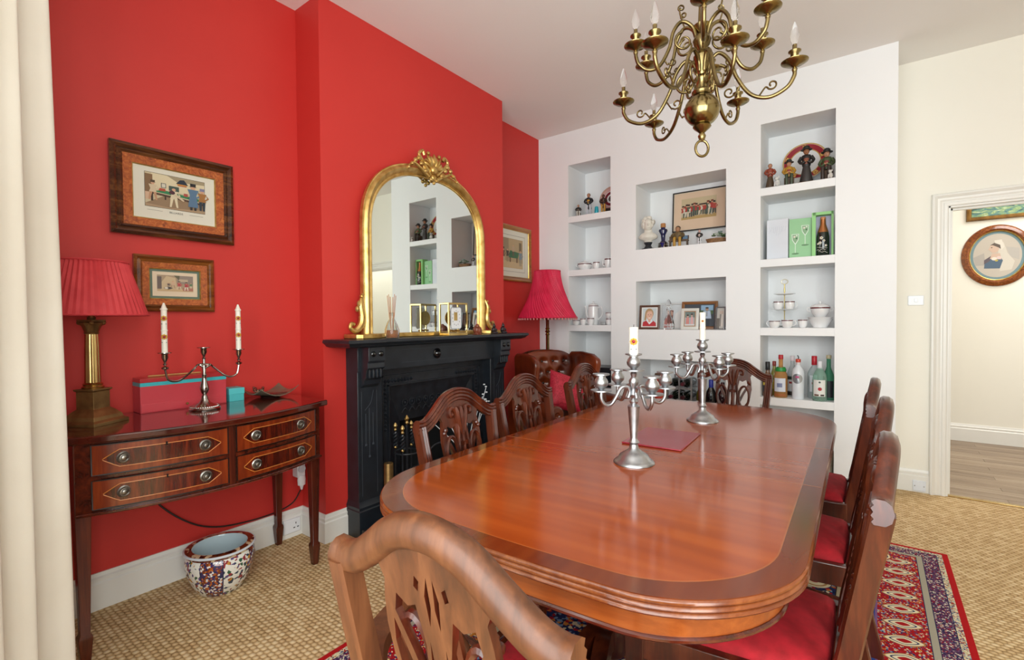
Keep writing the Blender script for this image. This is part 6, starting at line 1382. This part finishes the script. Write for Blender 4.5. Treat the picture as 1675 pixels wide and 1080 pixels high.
def bottle(name, label, loc, prof, gmat, cap, capc, labels=(), liquid=None, group='spirit bottles on the niche shelf', clear=True, rz=0.0):
    t = thing(name, label, 'bottle', loc, rz, group)
    M().lathe(prof, 28).obj('glass', gmat, t, smooth=50)
    (r, z0, z1) = cap
    M().lathe([(r, z0), (r*1.03, z0+0.002), (r*1.03, z1-0.003), (r*0.9, z1)], 20).obj('cap', plain(capc, 0.35), t, smooth=40)
    for (r, z0, z1, c, a0, a1) in labels:
        m = M(); R = []
        n = 16
        for i in range(n+1):
            a = a0+(a1-a0)*i/n; R.append([Vector((q*cos(a), q*sin(a), z)) for q, z in ((r, z0), (r+0.0006, z0), (r+0.0006, z1), (r, z1))])
        m.rings(R); m.obj('label', plain(c, 0.5), t, smooth=40)
    return t
WPROF = [(0.034, 0), (0.037, 0.004), (0.037, 0.19), (0.030, 0.215), (0.015, 0.245), (0.0135, 0.29), (0.015, 0.30)]
FA0, FA1 = rad(-150), rad(-30)
bottle('wine_bottle', 'green-gold wine bottle with white label in the lower middle niche', (1.525, 4.20, ZM3), WPROF, plain('#5a5218', 0.12, coat=0.5), (0.0148, 0.25, 0.302), '#8a7a2a', [(0.0375, 0.05, 0.14, '#d8d8d6', FA0, FA1)], group='wine bottles standing in the lower middle niche')
bottle('wine_bottle', 'dark wine bottle with bright blue capsule in the lower middle niche', (1.612, 4.175, ZM3), [(r*1.12, z*1.06) for r, z in WPROF], plain('#0c0f12', 0.12, coat=0.5), (0.0168, 0.235, 0.322), '#2434a0', [(0.0420, 0.06, 0.15, '#23211f', FA0, FA1), (0.0424, 0.09, 0.115, '#b9b6ae', FA0+0.4, FA1-0.4)], group='wine bottles standing in the lower middle niche')
bottle('wine_bottle', 'dark red wine bottle behind the far chair in the lower middle niche', (1.695, 4.20, ZM3), WPROF, plain('#2a0a12', 0.12, coat=0.5), (0.0148, 0.25, 0.302), '#4a1420', [(0.0375, 0.05, 0.13, '#c9c2b8', FA0, FA1)], group='wine bottles standing in the lower middle niche')

# right column, top shelf
fig('figurine', 'girl figurine in a red bodice, leftmost on the right niche top shelf', (2.040, 4.165, ZR1), 0.200, '#8a3a24', '#4f3a26', skirt=True, hair='#4a2a1e', rz=rad(12))
fig('figurine', 'seated figurine in yellow jacket and black hat in the right niche top shelf', (2.165, 4.16, ZR1), 0.225, '#b0822a', '#3f4a38', hat='#1d1a18', pose='sit', rz=rad(8), vest='#8a2a20')
fig('figurine', 'tall figurine in dark coat and wide black hat before the large plate', (2.275, 4.165, ZR1), 0.268, '#1f1b1a', '#35302f', hat='#151312', skirt=True, vest='#8a4a35', hair='#3a2a20', rz=rad(5), skin='#a06a48')
fig('figurine', 'seated figurine in green jacket, rightmost on the right niche top shelf', (2.400, 4.17, ZR1), 0.262, '#42502f', '#3a2e28', hat='#1c1918', pose='sit', rz=rad(-5), vest='#7a2a24')
pl2 = plate('large white plate with crimson and gilt border in the right niche', (2.245, 4.350, ZR1+0.075), 0.150, [(0.94, 0.99, '#c9a45a'), (0.70, 0.93, '#9c1a2c'), (0.66, 0.70, '#c9a45a'), (0.0, 0.16, '#c9a67a')])
M().box((-0.06, -0.06, -0.075), (0.06, 0.0, 0.004)).obj('plate_stand', plain('#d5d5d0', 0.5), pl2, bevel=0.002)
for k in range(5):
    a = rad(90+72*k); m = M()
    for q in range(5): m.ball((0.123*cos(a)+0.012*cos(q*1.257+a), -0.0115, 0.150+0.123*sin(a)+0.012*sin(q*1.257+a)), (0.009, 0.003, 0.009), 7, 5)
    m.obj('gilt_motif', plain('#d8a85a', 0.3, 0.5), pl2)
def china_dog(label, loc, s, col):
    t = thing('china_dog', label, 'ornament', loc, rad(-20), 'white china ornaments in the right niche'); m = M()
    m.ball((0, 0, 0.024*s), (0.018*s, 0.022*s, 0.026*s), 12, 8); m.ball((0, -0.012*s, 0.056*s), (0.014*s, 0.017*s, 0.015*s), 10, 7); m.ball((0, -0.028*s, 0.052*s), (0.007*s, 0.009*s, 0.006*s), 8, 5)
    for sg in (-1, 1): m.ball((sg*0.013*s, -0.006*s, 0.064*s), (0.005*s, 0.005*s, 0.010*s), 7, 5); m.tube([(sg*0.010*s, -0.018*s, 0.03*s), (sg*0.010*s, -0.022*s, 0.0)], 0.005*s, 6)
    m.obj('body', plain(col, 0.3), t, smooth=60); M().ball((0, -0.036*s, 0.054*s), 0.003*s, 6, 4).obj('nose', BLACK, t)
china_dog('white china dog beside the girl figurine in the right niche', (2.098, 4.102, ZR1+0.002), 1.0, '#d5d5d2')
china_dog('small white china dog at the foot of the right-hand figurine', (2.428, 4.096, ZR1+0.002), 0.8, '#d0ccc6')
# second shelf: boxes and champagne
wbx = thing('white_gift_box', 'white embossed gift box leaning beside the green champagne box', 'box', (2.090, 4.205, ZR2), rad(-4))
M().box((-0.072, -0.03, 0), (0.072, 0.03, 0.305)).obj('box_body', noisy('white_card', '#d6dae3', '#dfe2ea', 3, 0.5), wbx, bevel=0.002)
m = M()
for k in range(9): m.tube(cr([(-0.06+0.013*k, -0.0302, 0.20+0.02*sin(k)), (-0.05+0.013*k, -0.0302, 0.225+0.02*sin(k*2)), (-0.055+0.014*k, -0.0302, 0.25)], 4), 0.0007, 4)
o = m.obj('embossed_scrolls', plain('#bfc4cf', 0.5), wbx); o['kind'] = 'stuff'
gb = thing('champagne_box', 'open pale green champagne presentation box with glass motifs', 'box', (2.315, 4.20, ZR2), rad(4))
LG2 = plain('#93d083', 0.5)
M().box((-0.150, -0.02, 0), (-0.008, 0.0, 0.292)).obj('lid', plain('#93c795', 0.5), gb, bevel=0.0015)
tr_ = M(); tr_.box((0.0, 0.02, 0), (0.125, 0.035, 0.318)); tr_.box((-0.006, -0.05, 0), (0.018, 0.035, 0.318)); tr_.box((0.112, -0.05, 0), (0.125, 0.035, 0.318)); tr_.box((0.0, -0.05, 0.298), (0.125, 0.035, 0.318)); tr_.box((0.0, -0.05, 0), (0.125, 0.035, 0.004)); tr_.obj('tray', LG2, gb)
M().box((0.018, 0.018, 0.004), (0.112, 0.0205, 0.298)).obj('satin_lining', plain('#b9b4cf', 0.5), gb)
for (x, z) in ((-0.110, 0.135), (-0.048, 0.195)):
    S = [('#dfeee0', [(x-0.024, z+0.045), (x+0.024, z+0.045), (x+0.020, z), (x+0.003, z-0.030), (x-0.003, z-0.030), (x-0.020, z)]), ('#88ad86', [(x-0.020, z+0.041), (x+0.020, z+0.041), (x+0.016, z+0.002), (x, z-0.025), (x-0.016, z+0.002)]), ('#d8ead8', rect(x-0.0022, z-0.10, x+0.0022, z-0.028)), ('#5f8a60', ell(x, z-0.10, 0.024, 0.006)), ('#e6d9d0', ell(x-0.006, z+0.025, 0.007, 0.007)), ('#3f6a45', ell(x+0.008, z+0.012, 0.006, 0.006)), ('#d8e6cf', ell(x+0.009, z+0.032, 0.006, 0.006))]
    art('printed_glass', gb, S, -0.0204)
cpb = bottle('champagne_bottle', 'dark champagne bottle with copper foil and white painted flowers in the green box', (2.379, 4.175, ZR2+0.0047), [(0.036, 0), (0.039, 0.004), (0.039, 0.135), (0.031, 0.18), (0.017, 0.225), (0.015, 0.27), (0.017, 0.272)], plain('#0e1f17', 0.12, coat=0.5), (0.0165, 0.262, 0.278), '#c98a5a', (), group='bottles in the right niche')
M().lathe([(0.034, 0.168), (0.0315, 0.18), (0.0178, 0.225), (0.0160, 0.263)], 24).obj('copper_foil', plain('#c08050', 0.3, 0.8), cpb, smooth=50)
WHT = plain('#e8e6dc', 0.4)
for (z, a, s) in ((0.125, -100, 0.012), (0.105, -78, 0.009), (0.090, -112, 0.011), (0.085, -135, 0.008), (0.07, -60, 0.009)):
    a = rad(a); m = M(); c_ = Vector((0.0395*cos(a), 0.0395*sin(a), z)); tn_ = Vector((-sin(a), cos(a), 0))
    for q in range(5): m.ball(c_+tn_*(s*0.6*cos(q*1.257))+Vector((0, 0, s*0.6*sin(q*1.257))), (s*0.42, s*0.42, s*0.42), 7, 5)
    f = m.obj('painted_flower', WHT, cpb); M().ball(c_, s*0.45, 7, 5).obj('flower_centre', plain('#b89a4a', 0.4), f)
for (z0, a0, a1, zz) in ((0.060, -150, -45, 0.055), (0.040, -150, -60, 0.045), (0.03, -130, -40, 0.022)):
    M().tube([(0.0395*cos(rad(a0+(a1-a0)*i/12)), 0.0395*sin(rad(a0+(a1-a0)*i/12)), z0+(zz-z0)*i/12+0.004*sin(i)) for i in range(13)], 0.0012, 5).obj('painted_scroll', WHT, cpb)
# third shelf: cake stand and china
ct = thing('cake_stand', 'three-tier white cake stand with gilt rod in the right niche', 'cake stand', (2.130, 4.235, ZR3))
for r, z in ((0.082, 0.004), (0.092, 0.128), (0.074, 0.246)): M().lathe([(0.012, z), (r*0.6, z+0.001), (r, z+0.009), (r, z+0.011), (r*0.6, z+0.004), (0.012, z+0.003)], 32).obj('plate', PORC, ct, smooth=45)
M().lathe([(0.0035, 0.0), (0.0035, 0.12), (0.007, 0.126), (0.0035, 0.132), (0.0035, 0.24), (0.006, 0.246), (0.004, 0.252), (0.006, 0.29), (0.0035, 0.31), (0.005, 0.33)], 12).obj('gilt_rod', plain('#dcc888', 0.3, 0.6), ct)
M().tube([(0.022*cos(a), 0.0, 0.348+0.018*sin(a)) for a in [2*pi*i/24 for i in range(24)]], 0.004, 7, True).obj('ring_handle', plain('#e2dcc8', 0.3, 0.3), ct)
for i, (x, y, z, rz) in enumerate(((2.092, 4.205, 0.1348, 150), (2.168, 4.215, 0.1348, 20))):
    cupm('teacup', ('white maroon-banded cup at the left of the cake stand middle tier', 'white maroon-banded cup at the right of the cake stand middle tier')[i], (x, y, ZR3+z), 0.033, 0.064, rad(rz))
cupm('teacup', 'wide white maroon-banded cup at the left before the cake stand', (2.080, 4.118, ZR3), 0.038, 0.052, rad(165))
cupm('teacup', 'wide white maroon-banded cup with handle at the foot of the cake stand', (2.163, 4.118, ZR3), 0.039, 0.058, rad(-10))
cupm('teacup', 'upright white maroon-banded cup between cake stand and teapot', (2.258, 4.15, ZR3), 0.030, 0.060, rad(160))
for k in range(2):
    o = M().lathe([(0.045, 0), (0.05, 0.012), (0.078, 0.060), (0.080, 0.062), (0.076, 0.062), (0.045, 0.012), (0.001, 0.010)], 32, cap=False).lathe([(0.001, 0), (0.045, 0)], 32, cap=False).obj('serving_bowl', PORC, smooth=45); o.location = (2.363, 4.19, ZR3+0.014*k+0.0003); tag(o, ('lower', 'upper')[k]+' white serving bowl of the stack under the teapot', 'bowl', 'stacked serving bowls')
tp = tureen('white lidded teapot-shaped tureen standing on the serving bowls', (2.363, 4.19, ZR3+0.0765), 0.062, 0.115, rad(5))
# fourth shelf: spirits
CLR = plain('#f2f6f6', 0.04, trans=0.85, ior=1.12); GRN = plain('#3f8f6a', 0.05, trans=0.6, ior=1.15)
y0 = 4.165; Z = ZR4
SP = lambda r, h, sh, nr=0.014: [(r*0.94, 0), (r, 0.006), (r, h*sh), (r*0.86, h*(sh+0.07)), (nr*1.2, h*(sh+0.20)), (nr, h*(sh+0.24)), (nr, h*0.97)]
A0, A1 = rad(-145), rad(-40)
bottle('spirit_bottle', 'squat bottle with black cap and brown liquor at the left of the bottle shelf', (2.030, 4.15, Z), SP(0.034, 0.235, 0.56), plain('#6d4a35', 0.06, coat=0.3), (0.016, 0.20, 0.262), '#15171a', [(0.0342, 0.035, 0.10, '#2c3440', A0, A1), (0.0345, 0.085, 0.105, '#c9b23a', A0, A1)])
bottle('spirit_bottle', 'slim bottle with yellow neck strip and red cap behind the squat bottle', (2.062, 4.235, Z), SP(0.026, 0.25, 0.6, 0.011), plain('#8f8a3a', 0.1, coat=0.3), (0.0125, 0.225, 0.262), '#8a2a22', [(0.0262, 0.05, 0.12, '#d8c23a', A0, A1)])
bottle('spirit_bottle', 'whisky bottle with red cap and white label', (2.118, 4.150, Z), SP(0.045, 0.300, 0.54, 0.0145), plain('#d9a468', 0.05, trans=0.6, ior=1.12), (0.0160, 0.285, 0.318), '#b3202a', [(0.0453, 0.045, 0.145, '#d8dde8', A0, A1), (0.0456, 0.078, 0.108, '#7f86a8', rad(-115), rad(-70)), (0.0452, 0.012, 0.03, '#a05a2a', A0, A1)])
M().lathe([(0.036, 0.195), (0.0375, 0.205), (0.030, 0.225), (0.028, 0.215), (0.036, 0.195)], 24, cap=False).obj('green_collar', plain('#1f8a3a', 0.4), bpy.context.scene.objects['spirit_bottle.002'] if 'spirit_bottle.002' in bpy.context.scene.objects else None)
bottle('spirit_bottle', 'clear bottle with pink-topped white cap behind the whisky bottle', (2.180, 4.275, Z), SP(0.036, 0.290, 0.58), plain('#cfd4d8', 0.06, trans=0.4), (0.0150, 0.265, 0.305), '#e0d5da', [(0.0363, 0.04, 0.15, '#cfd2d6', A0, A1), (0.0366, 0.125, 0.15, '#26352c', A0, A1), (0.0366, 0.095, 0.11, '#a03038', rad(-120), rad(-65)), (0.0364, 0.006, 0.035, '#2a1a18', A0, A1)])
vb = bottle('spirit_bottle', 'frosted white bottle with silver disc label and red pourer', (2.232, 4.140, Z), [(0.038, 0), (0.040, 0.006), (0.039, 0.03), (0.041, 0.19), (0.036, 0.215), (0.019, 0.238), (0.016, 0.25), (0.015, 0.285)], plain('#dfe4ea', 0.25, coat=0.2), (0.0165, 0.268, 0.292), '#c8452f')
M().lathe([(0.0165, 0.245), (0.0170, 0.268), (0.015, 0.268)], 20).obj('neck_band', plain('#d8d4d6', 0.3), vb)
M().tube(cr([(0, 0, 0.29), (0.002, 0, 0.305), (-0.004, -0.006, 0.318)], 4), 0.004, 7).obj('pourer_spout', plain('#6b7076', 0.3, 0.8), vb)
def round_label(parent, r, zc, rad_, col, a=-92, seg=20, name='disc_label'):
    m = M(); vs = [Vector((r*cos(rad(a)+q*cos(t)*rad_/r), r*sin(rad(a)+q*cos(t)*rad_/r), zc+q*sin(t)*rad_)) for q in (0.0001, 0.5, 1.0) for t in [2*pi*i/seg for i in range(seg)]]
    fs = []
    for j in range(2):
        for i in range(seg): fs.append((j*seg+i, j*seg+(i+1) % seg, (j+1)*seg+(i+1) % seg, (j+1)*seg+i))
    m.add(vs, fs); return m.obj(name, plain(col, 0.25, 0.6 if col == '#a9adb2' else 0.0), parent, smooth=60, fix=False)
round_label(vb, 0.0422, 0.150, 0.036, '#a9adb2'); round_label(vb, 0.0425, 0.162, 0.008, '#c05a86', -98, name='pink_mark'); round_label(vb, 0.0425, 0.162, 0.008, '#c05a86', -84, name='pink_mark')
gl = bottle('spirit_bottle', 'clear gin bottle with tall red capsule', (2.325, 4.235, Z), SP(0.043, 0.290, 0.62), plain('#dfe7e9', 0.04, trans=0.7, ior=1.12), (0.0175, 0.245, 0.312), '#c01f30', [(0.0433, 0.05, 0.17, '#dfe3ea', rad(-125), rad(-50)), (0.0436, 0.105, 0.12, '#b03a45', rad(-105), rad(-80))])
rb = bottle('spirit_bottle', 'pale green glass rum bottle with white label and red roundel', (2.368, 4.118, Z), [(0.042, 0), (0.045, 0.006), (0.045, 0.15), (0.041, 0.185), (0.030, 0.212), (0.016, 0.232), (0.0145, 0.275)], plain('#bfe0d0', 0.04, trans=0.75, ior=1.12), (0.0155, 0.225, 0.284), '#d8dbe0', [(0.0453, 0.035, 0.152, '#e6e6e2', rad(-140), rad(-38)), (0.0456, 0.038, 0.050, '#6a4a3a', rad(-130), rad(-92)), (0.0456, 0.038, 0.050, '#3a2a26', rad(-80), rad(-50))])
round_label(rb, 0.0466, 0.088, 0.0125, '#b02a35', -84, name='red_roundel'); round_label(rb, 0.0466, 0.136, 0.007, '#5a6a66', -86, name='emblem')
bottle('spirit_bottle', 'green glass vermouth bottle with dark label at the right niche edge', (2.417, 4.195, Z), SP(0.036, 0.325, 0.50, 0.0135), plain('#5aa080', 0.05, trans=0.6, ior=1.12), (0.0160, 0.298, 0.324), '#b5aa8a', [(0.0363, 0.02, 0.14, '#1d1f26', A0, A1)])
# lower compartment
jr = thing('glass_jar', 'clear glass storage jar on the floor of the right niche', 'jar', (2.375, 4.20, 0.1005))
M().lathe([(0.065, 0), (0.075, 0.01), (0.078, 0.16), (0.06, 0.20), (0.055, 0.215)], 28).obj('jar_body', noisy('jar_contents', '#8d8470', '#c2b9a2', 18, 0.1, coat=0.6), jr, smooth=50); M().lathe([(0.06, 0.215), (0.062, 0.235), (0.02, 0.245), (0.02, 0.265), (0.001, 0.27)], 24).obj('lid', plain('#cdd6da', 0.1), jr, smooth=50)
jr = thing('glass_dish_stack', 'grey green glass dish beside the storage jar in the right niche', 'dish', (2.12, 4.19, 0.1005))
M().lathe([(0.06, 0), (0.07, 0.02), (0.085, 0.10), (0.08, 0.10), (0.05, 0.02), (0.001, 0.018)], 28, cap=False).lathe([(0.001, 0), (0.06, 0)], 28, cap=False).obj('dish', plain('#9aa8a4', 0.1, coat=0.4), jr, smooth=50)
M().lathe([(0.086, 0.098), (0.088, 0.102), (0.084, 0.104), (0.080, 0.100), (0.086, 0.098)], 28, cap=False).obj('dish_rim', plain('#b5c2c0', 0.1), jr, smooth=50)
